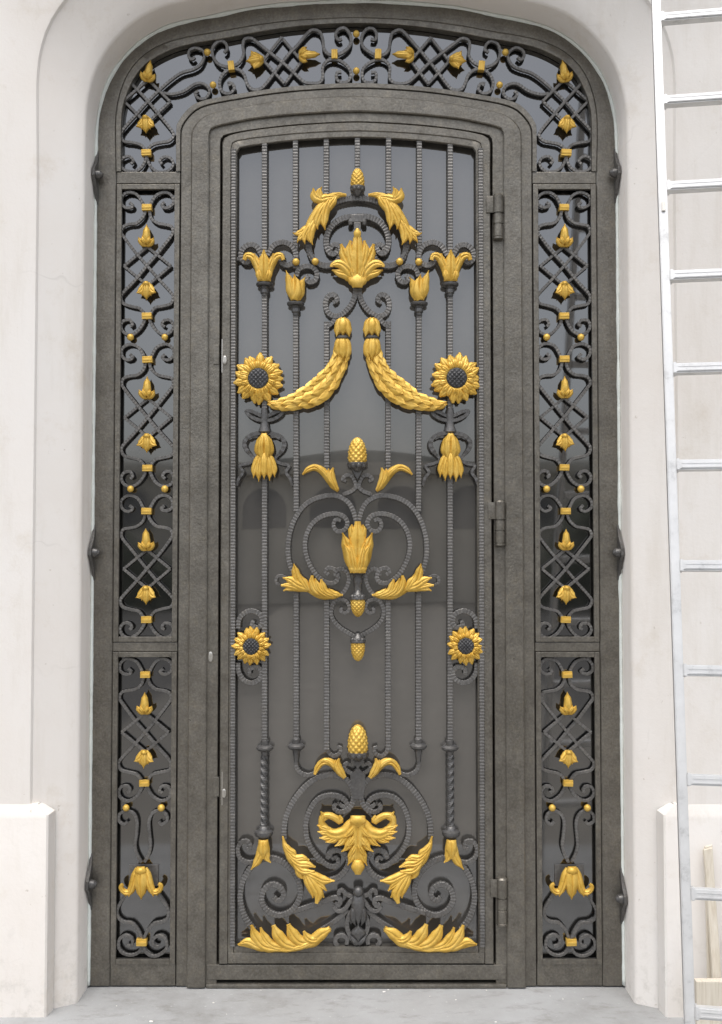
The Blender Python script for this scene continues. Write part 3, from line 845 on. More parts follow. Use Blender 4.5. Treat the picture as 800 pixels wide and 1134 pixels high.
# sunflowers --------------------------------------------------------
def sunflower(u, v, Rr, rd, n=17):
    x0, z0 = W(u, v); out = None
    bm = bmesh.new()
    for ring, (nn, r0, r1, hw, dy, ph) in enumerate(((n, .38, .98, .150, 0, 0), (n, .36, .74, .125, .007, .5))):
        for i in range(nn):
            a = 2 * math.pi * (i + ph) / nn + random.uniform(-.05, .05)
            L = Rr * S * (r1 + random.uniform(-.05, .04)); r_in = Rr * S * r0
            bend = random.uniform(-.10, .10)
            sp = []
            for t in (0, .4, .75, 1):
                rr = r_in + (L - r_in) * t; aa = a + bend * t
                sp.append((x0 + rr * math.cos(aa), z0 + rr * math.sin(aa)))
            ww = Rr * S * hw
            lobe(bm, sp, [ww * .6, ww * .98, ww * 1.08, ww * .30], .014, -.010 - dy, .28, lift=-.002 + random.uniform(-.003, .006), n=12, m=8, rise=.3)
    lathe_rows = [(Rr * S * .5, 0.0), (Rr * S * .47, .010), (rd * S * 1.12, .016), (rd * S * .98, .014), (rd * S * .9, .008)]
    rows = [[(x0 + r * math.cos(a), -.010 - h, z0 + r * math.sin(a)) for a in [2 * math.pi * k / 40 for k in range(40)]] for r, h in lathe_rows]
    skin(bm, rows, closed=True)
    o = link('sunflower', bm, GOLD, door, True, 55)
    # seed disc: dome crossed by a diamond net
    bm = bmesh.new(); N = 40; rows = []
    for i in range(1, 15):
        r = rd * S * i / 14
        row = []
        for k in range(48):
            a = 2 * math.pi * k / 48; px_, pz_ = r * math.cos(a), r * math.sin(a)
            q = 2 * math.pi / (rd * S * .42)
            g = max(abs(math.cos((px_ + pz_) * q / 2)), abs(math.cos((px_ - pz_) * q / 2))) ** 6
            h = .008 * math.sqrt(max(0, 1 - (i / 14) ** 2)) - .0035 * g + .003
            row.append((x0 + px_, -.021 - h, z0 + pz_))
        rows.append(row)
    skin(bm, rows, closed=True, cap=True)
    link('seed_disc', bm, SEED, o, True, 45)
    return o
sunflower(286.8, 420, 29, 11.8); sunflower(505.4, 419.6, 29, 11.8)
sunflower(279, 715.4, 21.5, 9.6, 16); sunflower(515.4, 714.8, 21.5, 9.6, 16)

# garlands ----------------------------------------------------------
def garland(mm):
    c = 396.0
    spine = [(379.5, 372), (379.5, 382), (378, 394), (373.5, 407), (365, 421), (353, 433), (339, 441.5), (322, 447), (306, 449), (297, 447.5)]
    wid = [6.0, 7.8, 8.2, 9.6, 11.0, 11.0, 9.4, 7.0, 4.2, 1.6]
    P = catmull(PX(mir(spine, c) if mm else spine), .004); T = tangents(P); N = len(P)
    bm = bmesh.new()
    def wat(t):
        f = t * (len(wid) - 1); a = min(int(f), len(wid) - 2); q = f - a
        return (wid[a] * (1 - q) + wid[a + 1] * q) * S
    rows = []
    for i, p in enumerate(P):
        w = wat(i / (N - 1)) * .80; nx, nz = -T[i].y, T[i].x
        rows.append([(p.x + nx * w * math.cos(a), -.006 - w * .62 * math.sin(a), p.y + nz * w * math.cos(a)) for a in [2 * math.pi * k / 14 for k in range(14)]])
    skin(bm, rows, closed=True, cap=True)
    rr = random.Random(11)
    # overlapping bay leaves laid from the sunflower up towards the bud, so each tip covers the next base
    for r in range(9, -1, -1):
        t0 = .05 + r * .088
        for s, ph in ((-.72, .0), (.02, .5), (.74, .0)):
            tt = t0 + ph * .088 + rr.uniform(-.012, .012)
            i0 = min(N - 2, int(tt * (N - 1))); i1 = min(N - 1, int((tt + .185) * (N - 1)))
            if i1 - i0 < 3: continue
            w = wat(tt); sp = []
            for q in (0, .35, .7, 1):
                i = int(i0 + (i1 - i0) * q); wq = wat(i / (N - 1))
                nx, nz = -T[i].y, T[i].x
                off = s * wq * (.72 + (.44 if abs(s) > .5 else .2) * q) + rr.uniform(-.09, .09) * wq
                sp.append((P[i].x + nx * off, P[i].y + nz * off))
            sp = sp[::-1] if False else sp
            depth = -.006 - w * .56 * math.sqrt(max(0, 1 - (s * .85) ** 2))
            lobe(bm, sp, [w * .30, w * .56, w * .54, w * .05], .009, depth + .005, .22, lift=.015 + rr.uniform(0, .004), n=14, m=10, rise=.35)
    return link('garland', bm, GOLD, door, True, 50)
garland(0); garland(1)
obj_gold('garland_bud', [
 ([(380, 354), (376, 358), (374.5, 366), (373, 374)], [2.5, 4.2, 4.4, .8], 16, 4, dict(groove=.15, lift=4)),
 ([(380, 354), (384, 358), (385.5, 366), (387, 374)], [2.5, 4.2, 4.4, .8], 16, 4, dict(groove=.15, lift=4)),
 ([(380, 353.5), (380, 360), (380, 367), (380, 373)], [3.4, 6.0, 5.4, .8], 20, 8, dict(groove=.12)),
])
# bud petals hanging at the neck of the garland
obj_gold('garland_petal', [
 ([(379.5, 374), (376, 381), (374.8, 389), (376.5, 397)], [3, 5, 4.6, .6], 14, 8, dict(groove=.2, lift=4)),
 ([(379.5, 374), (383.5, 381), (385, 390), (383.5, 400)], [3, 5, 4.6, .6], 14, 8, dict(groove=.2, lift=4)),
 ([(379.5, 375), (379.5, 382), (380, 391), (380, 400)], [4, 5.6, 5, .6], 16, 13, dict(groove=.2, lift=4)),
])
turned(379.6, [(5.5, 377), (7.2, 375.6), (7.2, 373.8), (5.5, 373)], name='band', y=-.014)

# ribbons and tassels under the sunflowers
for mm2 in (1, -1):
    rb = lambda pts: [(293.2 + mm2 * (u - 293.2), v) for u, v in pts]
    for p, w in (([(292.5, 466), (284, 464.5), (276, 460), (273, 455.5), (279, 455.8), (287, 459.5), (292.5, 462.5)], 4.2),
                 ([(292, 479), (284, 480.5), (276, 483.5), (271.2, 490), (272.5, 497), (277.5, 503.5)], 5.0),
                 ([(276, 486), (281, 483.5), (287, 484)], 3.6),
                 ([(282, 510), (275, 513.5), (266, 516), (269.5, 523), (265, 530), (262.6, 538)], 3.6),
                 ([(277, 503), (281, 507), (283, 511)], 3.4)):
        dscroll(rb(p), w * S, .022, .02, .05, DY - .003, (1, .7), 'ribbon', True, DARK)
turned(293.2, [(3.4, 482), (7.4, 478), (5, 472), (4.2, 466), (4.6, 458), (3.6, 452)], name='ribbon_knot', sy=.8)
obj_gold('tassel', [
 ([(293.2, 482), (288.6, 490), (286.4, 499), (287, 508)], [2.6, 4.2, 4.2, .6], 15, 4, dict(groove=.2)),
 ([(293.2, 482), (298, 490), (300, 499), (299.4, 508)], [2.6, 4.2, 4.2, .6], 15, 4, dict(groove=.2)),
 ([(290, 502), (285.6, 511), (282.8, 520), (281.6, 530)], [2.8, 4.2, 4.0, .4], 12, 3, dict(groove=.25, lift=7)),
 ([(296.4, 502), (301, 511), (303.8, 520), (305, 529)], [2.8, 4.2, 4.0, .4], 12, 3, dict(groove=.25, lift=7)),
 ([(291.4, 503), (288.6, 513), (287.4, 523), (287.6, 534)], [2.8, 4.2, 3.8, .4], 13, 8, dict(groove=.25, lift=6)),
 ([(295, 503), (298, 513), (299.2, 523), (299.4, 533)], [2.8, 4.2, 3.8, .4], 13, 8, dict(groove=.25, lift=6)),
 ([(293.2, 502), (293.4, 511), (293.4, 521), (293.6, 531.5)], [3, 4.6, 4.2, .4], 15, 12, dict(groove=.2, lift=5)),
 ([(292.8, 481), (290.6, 488), (289.8, 498), (291, 511)], [2.4, 4.2, 4.6, .5], 17, 9, dict(groove=.18, lift=3)),
 ([(293.6, 481), (296.2, 488), (297, 498), (296.4, 510)], [2.4, 4.2, 4.4, .5], 17, 10, dict(groove=.18, lift=3)),
])

# middle ornament ---------------------------------------------------
cone(396, 484.5, 513.5, 10.0)
bm = bmesh.new()
tri = [W(388.5, 518), W(403.5, 518), W(399, 526), W(396, 532.5), W(393, 526)]
skin(bm, [[(x, -.014, z) for x, z in tri], [(x, .01, z) for x, z in tri]], closed=True, cap=True)
bmesh.ops.bevel(bm, geom=list(bm.edges), offset=.002, segments=1, affect='EDGES')
link('drop_bracket', bm, DARK, door)
dscroll([(396.5, 537.5), (389.5, 544), (380, 547.6)], 4.6 * S, .015, .0118, .08)
dscroll([(395, 541), (393, 533), (389, 527), (383.5, 526.6), (379.5, 530.5), (383.5, 533)], 4.4 * S, .015)
dscroll([(395.6, 586), (393.5, 573), (388.5, 560), (380, 552), (367.5, 548.6), (350, 552), (336, 561), (326, 576), (320.8, 592), (319.2, 607), (320.5, 622), (327, 642)], 5.6 * S, .016, taper=(.9, 1))
dscroll([(377.5, 576.5), (372, 575.5), (369.5, 582), (374, 588.5), (381.5, 587), (385, 580), (381.5, 572.5), (372, 569), (359, 571), (348, 578), (341, 588.5), (338, 601), (338.8, 613), (343.5, 626), (351, 637.5), (361, 645), (370, 645.5), (374.5, 639.5), (371.5, 631.5), (364, 629), (360.5, 633.5), (364, 636.5)], 5.4 * S, .016, taper=(.75, .75))
dscroll([(375, 638.5), (371, 636), (373.5, 631.5), (379, 630.2), (385, 634.5), (386.5, 643), (383, 652.5), (376, 661), (369.5, 668), (367, 677), (369.5, 687), (378, 696), (388, 702), (396, 706.5)], 4.8 * S, .015, taper=(.7, .9))
dscroll([(370.5, 667), (377, 663.6), (384.5, 666.5), (387, 673.5), (383, 679), (377.5, 676.5), (379.5, 672.5)], 4.2 * S, .014, taper=(1, .7))
turned_c = lambda u, prof, name, mat=DARK: link(name, (lambda b: (lathe(b, W(u, 600)[0], -.002, 0, [(r * S, W(396, v)[1]) for r, v in prof], 20), b)[1])(bmesh.new()), mat, door, True, 45)
turned_c(396.6, [(3, 664), (7.5, 662), (6.5, 659.5), (4.6, 658), (4.4, 652), (4.4, 649), (4.8, 647), (6, 643), (4.6, 639), (5.4, 637), (8, 635.5), (8, 633.5), (5, 632.5)], 'spindle')
cone(396.6, 662.8, 683, 7.6, False); cone(396.6, 710.5, 732, 7.4, False)
sprig = lambda du, dv: [
 ([(375 + du, 544 + dv), (369 + du, 538 + dv), (363.5 + du, 529 + dv), (357 + du, 521.5 + dv), (349 + du, 518 + dv), (341.5 + du, 520.5 + dv), (335.5 + du, 526 + dv)], [1.8, 3.6, 4.4, 4.4, 3.8, 3.2, 1.0], 13, 3, dict(groove=.35, veins=1, lift=5)),
 ([(366 + du, 533 + dv), (360 + du, 524 + dv), (352 + du, 517.5 + dv), (346 + du, 516.5 + dv)], [2, 3.2, 2.8, .6], 10, 10, dict(groove=.2)),
 ([(374 + du, 543 + dv), (369.5 + du, 535 + dv), (367.5 + du, 526 + dv), (369.5 + du, 518.5 + dv)], [2.4, 4.0, 4, 1.2], 13, 8, dict(groove=.35, lift=6)),
 ([(372 + du, 540 + dv), (366 + du, 532 + dv), (363.8 + du, 525 + dv), (364.5 + du, 519.5 + dv)], [2, 3.2, 2.8, .8], 11, 10, dict(groove=.2, lift=5))]
obj_gold('leaf_sprig', sprig(0, 0))
obj_gold('leaf_cup', sym([
 ([(393, 633), (388, 618), (384.5, 604), (379.5, 590)], [5, 6.8, 6.2, .8], 20, 4, dict(groove=.3, veins=1, lift=10)),
 ([(393, 633), (389, 622), (387, 612), (381, 602.5)], [4.5, 5.4, 4.6, .5], 16, 14, dict(groove=.3, lift=8)),
 ([(394.6, 634), (392.5, 622), (390, 610), (387, 600)], [3.4, 4, 3.2, .5], 14, 22, dict(groove=.35)),
 ([(394, 600), (391, 593), (389.5, 586), (390, 581)], [4, 5, 4, .8], 13, 8, dict(lift=6)),
]) + [([(396.4, 634), (396.4, 615), (396.4, 597), (396.4, 577.5)], [8, 9.6, 9, 3.4], 22, 8, dict(groove=.2, veins=2, lift=6)),
      ([(396.4, 634.5), (396.4, 630), (396.4, 624)], [8.5, 10, 5], 16, 16, dict(groove=.1))], mirror=False)
obj_gold('acanthus_arm', [
 ([(380, 658.5), (368, 660.5), (355, 658.5), (344, 651.5), (334, 646)], [1.2, 3.0, 4.6, 5, 4], 12, 2, dict(groove=.2, veins=1)),
 ([(378, 659), (370, 657), (366, 653.5), (364.5, 651.5)], [1.4, 3.4, 3.2, .8], 10, 8, dict(groove=.3, lift=5)),
 ([(371, 660), (361, 655), (357.5, 647), (356, 641)], [2, 4.0, 3.8, 1.2], 12, 9, dict(groove=.3, lift=6)),
 ([(365, 660.5), (355, 654), (351, 645), (349.5, 640)], [2, 3.8, 3.4, .8], 11, 11, dict(groove=.3, lift=6)),
 ([(360, 661), (350, 653.5), (346, 644), (346.5, 637)], [2, 4.2, 4.2, 1.6], 13, 8, dict(groove=.3, lift=6)),
 ([(345, 653), (336, 648), (331, 643.5), (328.5, 636), (326, 624)], [2.6, 5, 5.6, 4.4, .6], 13, 7, dict(groove=.35, veins=1, lift=8)),
 ([(342, 653), (336, 643), (333, 636)], [3, 4.6, .8], 11, 10, dict(groove=.3)),
 ([(342, 652), (331, 648), (322, 642), (314, 639.5)], [3, 5, 4.6, .8], 12, 9, dict(groove=.35, lift=8)),
 ([(341, 653), (330, 650.5), (320, 648), (312, 648)], [2.6, 4, 3.6, 1.2], 10, 7, dict(groove=.3, lift=8)),
 ([(340, 653), (328, 651.5), (319, 652), (314.5, 654)], [2.2, 3.4, 3, .8], 9, 5, dict(groove=.3, lift=6)),
 ([(341, 651.5), (333, 651.5), (324, 652)], [2, 2.6, 1.6], 9, 9, dict(groove=.1)),
])
dscroll([(322, 643), (313, 638), (307, 639), (306, 645), (310, 647.5)], 3.6 * S, .012, .0118, .08)

# rings holding the lower sunflowers
dscroll([(264, 696), (265, 686), (271, 679), (280, 676.5), (288.5, 681), (290.6, 689.5), (286, 695), (279.5, 692.5), (281, 687)], 5.6 * S, .016)
dscroll([(264, 734), (264.5, 744), (270, 753), (279, 756.5), (287.5, 752), (290, 744), (284.5, 738.5), (277, 741), (276.5, 747.5)], 5.6 * S, .016)

# bottom ornament ---------------------------------------------------
turned(293.4, [(3.0, 837), (4.0, 835), (4.2, 832), (7, 831.4), (9.4, 829.2), (9.4, 827.4), (7, 825.4), (4.4, 825), (4.4, 820), (3.6, 819.4)], name='knuckle')
turned(328.3, [(2.6, 844), (3.0, 838), (4.0, 834), (4.2, 830.4), (7, 829.8), (9.4, 827.6), (9.4, 825.6), (7, 823.6), (4.4, 823), (4.4, 818.5), (3.6, 817.8)], name='knuckle')
for mm in (0, 1):
    u = 2 * 396 - 292.8 if mm else 292.8
    bm = bmesh.new(); sweep(bm, PX([(u, 836 + i * 79 / 60) for i in range(61)]), 6.6 * S, .0225, DY, 0, 0, True, (1, 1), (-1 if mm else 1) * R(360) * 2.3)
    link('twisted_bar', bm, DARK, door)
turned(292.2, [(5.0, 931), (5.6, 929.5), (6, 927), (9, 925.6), (10.2, 923), (9.8, 920.8), (6.2, 918.8), (5, 915.4), (3.4, 914.4)], name='knuckle')
dscroll([(328.3, 838), (328.3, 848), (332, 855), (340, 858.6), (348, 856.6), (350.5, 851)], 4.8 * S, .014)
dscroll([(362, 826), (364, 833), (369.5, 837.5), (376, 834.5), (377.5, 829), (373.8, 827.4)], 4.6 * S, .014)
obj_gold('leaf_sprig', [(  [(u, v) for u, v in L[0]],) + tuple(L[1:]) for L in [
 ([(382, 860.5), (377, 855), (371, 847), (364, 842.5), (357, 843.5), (352, 849), (349, 856.5)], [1.8, 3.6, 4.2, 4.2, 3.6, 3.2, 1.6], 13, 3, dict(groove=.35, veins=1, lift=5)),
 ([(374, 851), (367, 843.5), (360, 840.5), (354, 842.5)], [2, 3.0, 2.6, .6], 10, 10, dict(groove=.2)),
 ([(382, 860), (377, 852), (374.4, 845), (376, 838.5)], [2.4, 4.0, 4, 1.2], 13, 8, dict(groove=.35, lift=6)),
 ([(379, 858), (374, 850), (371.5, 844), (372, 840)], [2, 3.2, 2.8, .8], 11, 10, dict(groove=.2, lift=5))]])
cone(396.4, 801.5, 833, 10.6)
dscroll([(396.5, 858), (388.5, 856), (381.5, 850.5), (383.5, 845.5), (388.5, 847)], 4.6 * S, .015)
bm = bmesh.new()
tri = [W(388.6, 838), W(404.4, 838), W(401, 845), W(397.5, 850), W(405, 858), W(404, 872), W(402, 884), W(391, 884), W(389, 872), W(388, 858), W(395.5, 850), W(392, 845)]
skin(bm, [[(x, -.010, z) for x, z in tri], [(x, .012, z) for x, z in tri]], closed=True, cap=True)
link('stem', bm, DARK, door)
dscroll([(372.5, 890), (370, 895), (376.5, 899.5), (385.5, 896.5), (391, 888), (391.5, 877), (387, 866.5), (378, 860.5), (366, 858.4), (352, 861.5), (338.5, 871), (327.5, 884), (319.5, 898), (315.5, 912), (314.5, 930)], 6.2 * S, .018, taper=(.7, 1))
dscroll([(376, 890.5), (380, 893.5), (385.5, 894), (383, 887.5), (376, 882.6), (366, 881), (355, 884), (346.5, 892), (341, 903), (338.8, 916), (340.5, 930), (346, 942), (354, 951.5), (363, 958.5), (370.5, 960), (375, 955.5), (372.4, 950), (367.6, 952)], 6.0 * S, .018, taper=(.7, .7))
dscroll([(360, 976), (374, 972), (382.5, 964), (386.3, 954), (382.5, 945.5), (374, 941.5), (366, 944), (362.5, 951)], 6.2 * S, .018, taper=(1, .8))
obj_gold('shell_palmette', sym([
 ([(394, 905), (386, 918), (375, 923), (364, 921), (357, 912), (358, 904)], [4.5, 8, 7.4, 6.2, 5, 2.6], 18, 4, dict(groove=.15, veins=1)),
 ([(363, 920), (356.5, 911), (358, 902.5), (366, 902), (373, 905.5), (377, 909), (378, 905), (375.5, 902)], [3, 3.6, 3.2, 3.2, 3.6, 3.6, 3, 1.2], 13, 6, dict(groove=.15)),
 ([(361, 907), (358, 901), (355.5, 897)], [3, 3, .6], 10, 8, dict(lift=5)),
 ([(366, 918), (356, 914), (351.5, 912)], [3, 3.6, .5], 10, 7, dict(lift=5)),
 ([(368, 921), (358, 920), (352, 919)], [3, 3.6, .5], 10, 7, dict(lift=5)),
 ([(372, 923), (362, 926), (354, 926)], [3, 3.8, .5], 10, 7, dict(lift=5)),
 ([(378, 923), (368, 929), (361, 930.5)], [3, 3.8, .5], 10, 8, dict(lift=5)),
 ([(386, 920), (378, 931), (371, 935)], [4, 4.4, .5], 11, 8, dict(lift=5)),
 ([(391, 922), (385, 936), (378.5, 941)], [4, 4.6, .6], 12, 9, dict(lift=5)),
 ([(394, 935), (389.5, 948), (385.5, 956)], [4, 5, .6], 12, 8, dict(lift=5)),
 ([(394, 912), (387, 921), (380, 925)], [2.6, 3.6, .6], 9, 17), ([(394.6, 922), (389, 931), (383, 935)], [2.6, 3.4, .6], 9, 17),
 ([(395, 932), (390.6, 941), (386.5, 946)], [2.4, 3, .6], 9, 16),
]) + [
 ([(396.6, 902), (396.6, 912), (396.6, 925), (396.6, 940), (396.6, 952)], [8, 9.4, 7, 6.6, 7], 20, 8, dict(groove=.25, veins=1)),
 ([(396.6, 901), (396.6, 907), (396.6, 913)], [6.5, 9, 4], 14, 18, dict(groove=0)),
 ([(396.6, 950), (396.6, 958), (396.6, 966)], [5, 7.4, 3.4], 15, 12, dict(groove=0)),
], mirror=False)
obj_gold('bell_tip', [
 ([(292.4, 929), (291, 938), (287, 950), (279, 961)], [5, 5.4, 4.4, .6], 13, 3, dict(groove=.3, lift=6)),
 ([(292.4, 929), (294.4, 940), (296.4, 949), (300.5, 953.5)], [5, 5.2, 4.2, .6], 13, 3, dict(groove=.3, lift=6)),
 ([(292.4, 928.5), (292.4, 938), (292.4, 949)], [5.2, 6, 2.2], 16, 10, dict(groove=.3)),
])
dscroll([(286, 953.5), (274, 955), (265.5, 949.5), (263.6, 939.5), (268.5, 932), (275.5, 932.5), (277.4, 938.5), (273.4, 940.5)], 5 * S, .015, taper=(1, .7))
dscroll([(281, 1030), (273, 1019), (267.5, 1005), (266.2, 990), (270.5, 973), (281.5, 957.5), (297, 950.6), (312.5, 954.5), (325.5, 966), (332.5, 981), (331.6, 996), (323, 1009), (309, 1014), (296, 1008.5), (290, 997), (292.8, 985.5), (302, 979.8), (311.5, 984), (314, 992.5), (308.6, 998), (303.5, 994)], 6.4 * S, .018, taper=(1, .8))
dscroll([(321, 1011), (340, 1005), (358, 999), (371, 994.5), (377, 997), (375, 1003), (371, 1000)], 5.6 * S, .016, .0118, .05, taper=(1, .7))
dscroll([(369.5, 1003.5), (375, 1009), (382, 1006.5), (387.5, 999), (392, 994)], 4.6 * S, .015, .0118, .05)
dscroll([(375.6, 991.5), (375.6, 987.5), (379.5, 986.4), (384.5, 991), (391, 993)], 4.4 * S, .015, .0118, .05)
dscroll([(356, 1030), (366, 1024), (376, 1016.5), (386, 1008)], 5 * S, .015, .0118, .05)
dscroll([(394, 1004), (387, 1014), (384.5, 1025), (388, 1036), (394.5, 1046)], 5 * S, .015, .0118, .05)
dscroll([(384, 1046), (384.5, 1039.5), (379.5, 1036), (373, 1038), (371.5, 1044), (375, 1047)], 4.8 * S, .015, .0118, .05)
bm = bmesh.new()
lobe(bm, PX([(397, 1022), (397, 1030), (397, 1042)]), [.4 * S, 8 * S, 1.2 * S], .016, DY - .002, .15)
for k in (-1, 1):
    lobe(bm, PX([(397, 1000), (397 + k * 4.5, 1008), (397 + k * 5.5, 1016), (397 + k * 3, 1024)]), [3 * S, 4.4 * S, 4 * S, .6 * S], .014, DY - .003, .2)
    lobe(bm, PX([(397, 1045), (397 + k * 5, 1040), (397 + k * 9, 1034)]), [2 * S, 3 * S, .6 * S], .012, DY - .003, .2)
lobe(bm, PX([(397, 990), (397, 1002), (397, 1014), (397, 1024)]), [5 * S, 7.5 * S, 5 * S, .8 * S], .018, DY - .004, .12)
x, z = W(397, 986.5); lathe(bm, x, -.008, z, [(.001, -.021), (.012, -.018), (.0195, -.006), (.0195, .006), (.013, .016), (.001, .0205)], 20)
link('base_rosette', bm, DARK, door, True, 50)
obj_gold('acanthus_leaf', [
 ([(313.6, 925), (317, 938), (324, 951), (336, 962), (346, 973), (352, 985)], [1.0, 3.2, 4.6, 5.6, 5.6, 5], 12, 3, dict(groove=.2, veins=1)),
 ([(315, 932), (320, 939), (326, 943), (328.5, 948)], [1.6, 3.4, 3.4, .8], 10, 7, dict(groove=.3, lift=4)),
 ([(318, 940), (327, 948), (336, 948), (343, 950.5)], [2, 4, 3.8, .8], 11, 8, dict(groove=.35, lift=5)),
 ([(320, 945), (331, 954), (341, 955), (350, 958)], [2, 4.4, 4.2, .8], 12, 9, dict(groove=.35, lift=6)),
 ([(324, 951), (333, 961), (341, 963), (349, 962)], [2, 4.2, 4, .8], 12, 9, dict(groove=.35, lift=6)),
 ([(335, 962), (349, 968), (359, 972.5), (371, 973)], [2.6, 4.6, 4.8, .8], 12, 9, dict(groove=.35, lift=6)),
 ([(338, 965), (350, 974), (358, 980), (362, 984)], [2.6, 4.8, 4.4, .8], 12, 8, dict(groove=.35, lift=5)),
 ([(340, 966), (348, 978), (353, 988), (351, 997.5)], [2.8, 5.6, 5.6, 2], 13, 10, dict(groove=.35, lift=6)),
 ([(338, 966), (343, 978), (346, 985), (347, 992)], [2.6, 4.4, 3.8, .8], 11, 8, dict(groove=.3, lift=4)),
 ([(328, 957), (333, 968), (338, 972)], [2.4, 3.6, .8], 10, 6, dict(groove=.3)),
 ([(346, 974), (355, 985), (359, 992)], [2.6, 4.2, .8], 10, 8, dict(groove=.3)),
])
obj_gold('acanthus_frond', [
 ([(366, 1026), (352, 1036), (335, 1044), (315, 1047), (292, 1046), (265, 1044.5)], [2.2, 5, 6, 5.6, 4.4, 1.4], 12, 2, dict(groove=.15, veins=1)),
 ([(338, 1046), (347, 1040), (356, 1032), (366, 1026)], [3, 6.4, 6.2, 2.6], 14, 8, dict(groove=.3, lift=8)),
 ([(358, 1035), (348, 1038), (341, 1035), (337, 1028)], [2.4, 4.4, 4.2, 1.4], 12, 12, dict(groove=.35, lift=6)),
 ([(347, 1042), (333, 1040), (324.5, 1031), (320, 1020.5)], [3, 6, 6.4, 2.2], 14, 9, dict(groove=.35, lift=9)),
 ([(332, 1047), (317, 1042), (308, 1032), (303.5, 1021.5)], [3, 6, 6.4, 2.2], 14, 9, dict(groove=.35, lift=9)),
 ([(318, 1048.5), (302, 1044), (293, 1034), (289.5, 1024.5)], [2.6, 4.6, 4.6, 1.2], 12, 8, dict(groove=.3, lift=6)),
 ([(312, 1049), (294, 1045), (284, 1034), (279.5, 1021.5)], [2.6, 5.6, 5.8, 1.6], 13, 9, dict(groove=.35, lift=8)),
 ([(302, 1049), (286, 1045), (275, 1040), (264.5, 1043)], [2.6, 5, 4.4, .6], 11, 8, dict(groove=.3, lift=6)),
 ([(330, 1047), (318, 1049), (306, 1049)], [3, 3, 1], 9, 10, dict(groove=.2)),
 ([(345, 1041), (332, 1046), (322, 1048)], [3, 3.4, 1], 10, 14, dict(groove=.2)),
])

# hinges, locks -----------------------------------------------------
for v0, v1 in ((216, 266), (554, 604), (970, 1023)):
    u = 551.2 + (v0 - 216) / 754 * 4.4
    x, z1 = W(u, v0); _, z0 = W(u, v1); H = z1 - z0
    bm = bmesh.new()
    r = 5.4 * S
    lathe(bm, x, -.012, z0, [(0, -.004), (r * .7, -.003), (r * 1.06, 0), (r * 1.06, .006), (r * .92, .008), (r, .010), (r, H * .30), (r * .86, H * .31), (r * .86, H * .33), (r, H * .34), (r, H * .54), (r * .84, H * .55), (r * .84, H * .57), (r * 1.08, H * .58), (r * 1.08, H - .008), (r * .8, H - .002), (0, H)], 20)
    xp, _ = W(u - 13, v0)
    box(bm, xp, x - r * .3, -.016, -.0085, z0 + H * .58, z1 - .008, .0025)
    link('hinge', bm, IRON, door, True, 35)
def oval(u, v, w, h, parent, name, y=-.012):
    x, z = W(u, v); bm = bmesh.new()
    ring = lambda k, yy: [(x + w * S / 2 * k * math.cos(a), yy, z + h * S / 2 * k * math.copysign(abs(math.sin(a)) ** .8, math.sin(a))) for a in [2 * math.pi * i / 24 for i in range(24)]]
    skin(bm, [ring(1, y + .004), ring(1, y - .003), ring(.82, y - .0045), ring(.5, y - .0045)], closed=True, cap=True)
    box(bm, x - .0012, x + .0012, y - .0062, y - .0042, z - .006, z + .006)
    return link(name, bm, STEEL, parent, True, 35)
oval(249.6, 399.5, 4.6, 9.5, door, 'lock_cylinder'); oval(248.8, 877.5, 4.6, 9.5, door, 'lock_cylinder')
oval(233.6, 727, 5, 11, surround, 'keyhole_plate', -.005)
for v in (393, 871):
    bm = bmesh.new(); x0, z1 = W(236.6, v - 11); x1, z0 = W(243, v + 11)
    box(bm, x0, x1, -.0065, 0.0, z0, z1, .0025); link('strike_box', bm, IRON, surround)
    bm = bmesh.new(); x0, z1 = W(246.2, v - 17); x1, z0 = W(246.9, v + 20)
    box(bm, x0, x1, -.0108, -.008, z0, z1); link('lock_faceplate', bm, STEEL, door)

# ------------------------------------------------------------------ ladder leaning on the wall
ladder = empty('ladder')
# left rail seen at the top row and the bottom row, with depths from the rung spacing
def at(u, v, depth):
    a = (u - 400) / FPX; b = (567 - v) / FPX
    return Vector((CAMX + a * depth, -DIST + depth * (CT - b * ST), CAMH + depth * (ST + b * CT)))
pt = at(727.2, 22, 3.45); pb = at(763.5, 1120, 2.82)
axis = (pt - pb).normalized()
foot_p = pb + axis * (-(pb.z - .0) / axis.z)
n_r = Vector((-axis.y, axis.x, 0)); n_r = Vector((axis.y, -axis.x, 0)).normalized()
if n_r.x < 0: n_r = -n_r
side = n_r; front = side.cross(axis).normalized()
if front.y > 0: front = -front
Lr = (pt - pb).length; spacing = Lr / 10
ladder.location = foot_p
tag(ladder, 'aluminium ladder leaning against the wall to the right of the door', 'ladder', kind='thing')
def obox(bm, o, ax, ay, az, bev=.003):
    vs = [bm.verts.new(o + ax * i + ay * j + az * k) for i in (-.5, .5) for j in (-.5, .5) for k in (-.5, .5)]
    fs = [bm.faces.new([vs[i] for i in q]) for q in ((0, 1, 3, 2), (4, 6, 7, 5), (0, 4, 5, 1), (2, 3, 7, 6), (0, 2, 6, 4), (1, 5, 7, 3))]
    if bev: bmesh.ops.bevel(bm, geom=list({e for f in fs for e in f.edges}), offset=bev, segments=2, affect='EDGES')
WID = .36
rail_w, rail_d = .027, .034
top_extra = 1.72
Ltot = (pt - foot_p).length + top_extra
for s in (0, 1):
    bm = bmesh.new()
    base = foot_p + side * (WID * s) - ladder.location
    obox(bm, base + axis * (Ltot / 2 + .03), side * rail_w, front * rail_d, axis * (Ltot - .06))
    r_ = link('rail', bm, ALU, ladder)
    bm = bmesh.new(); obox(bm, base + axis * .03, side * (rail_w + .012), front * (rail_d + .014), axis * .06, .006)
    link('rubber_foot', bm, RUBBER, r_)
k0 = (pb - foot_p).length
i = -3
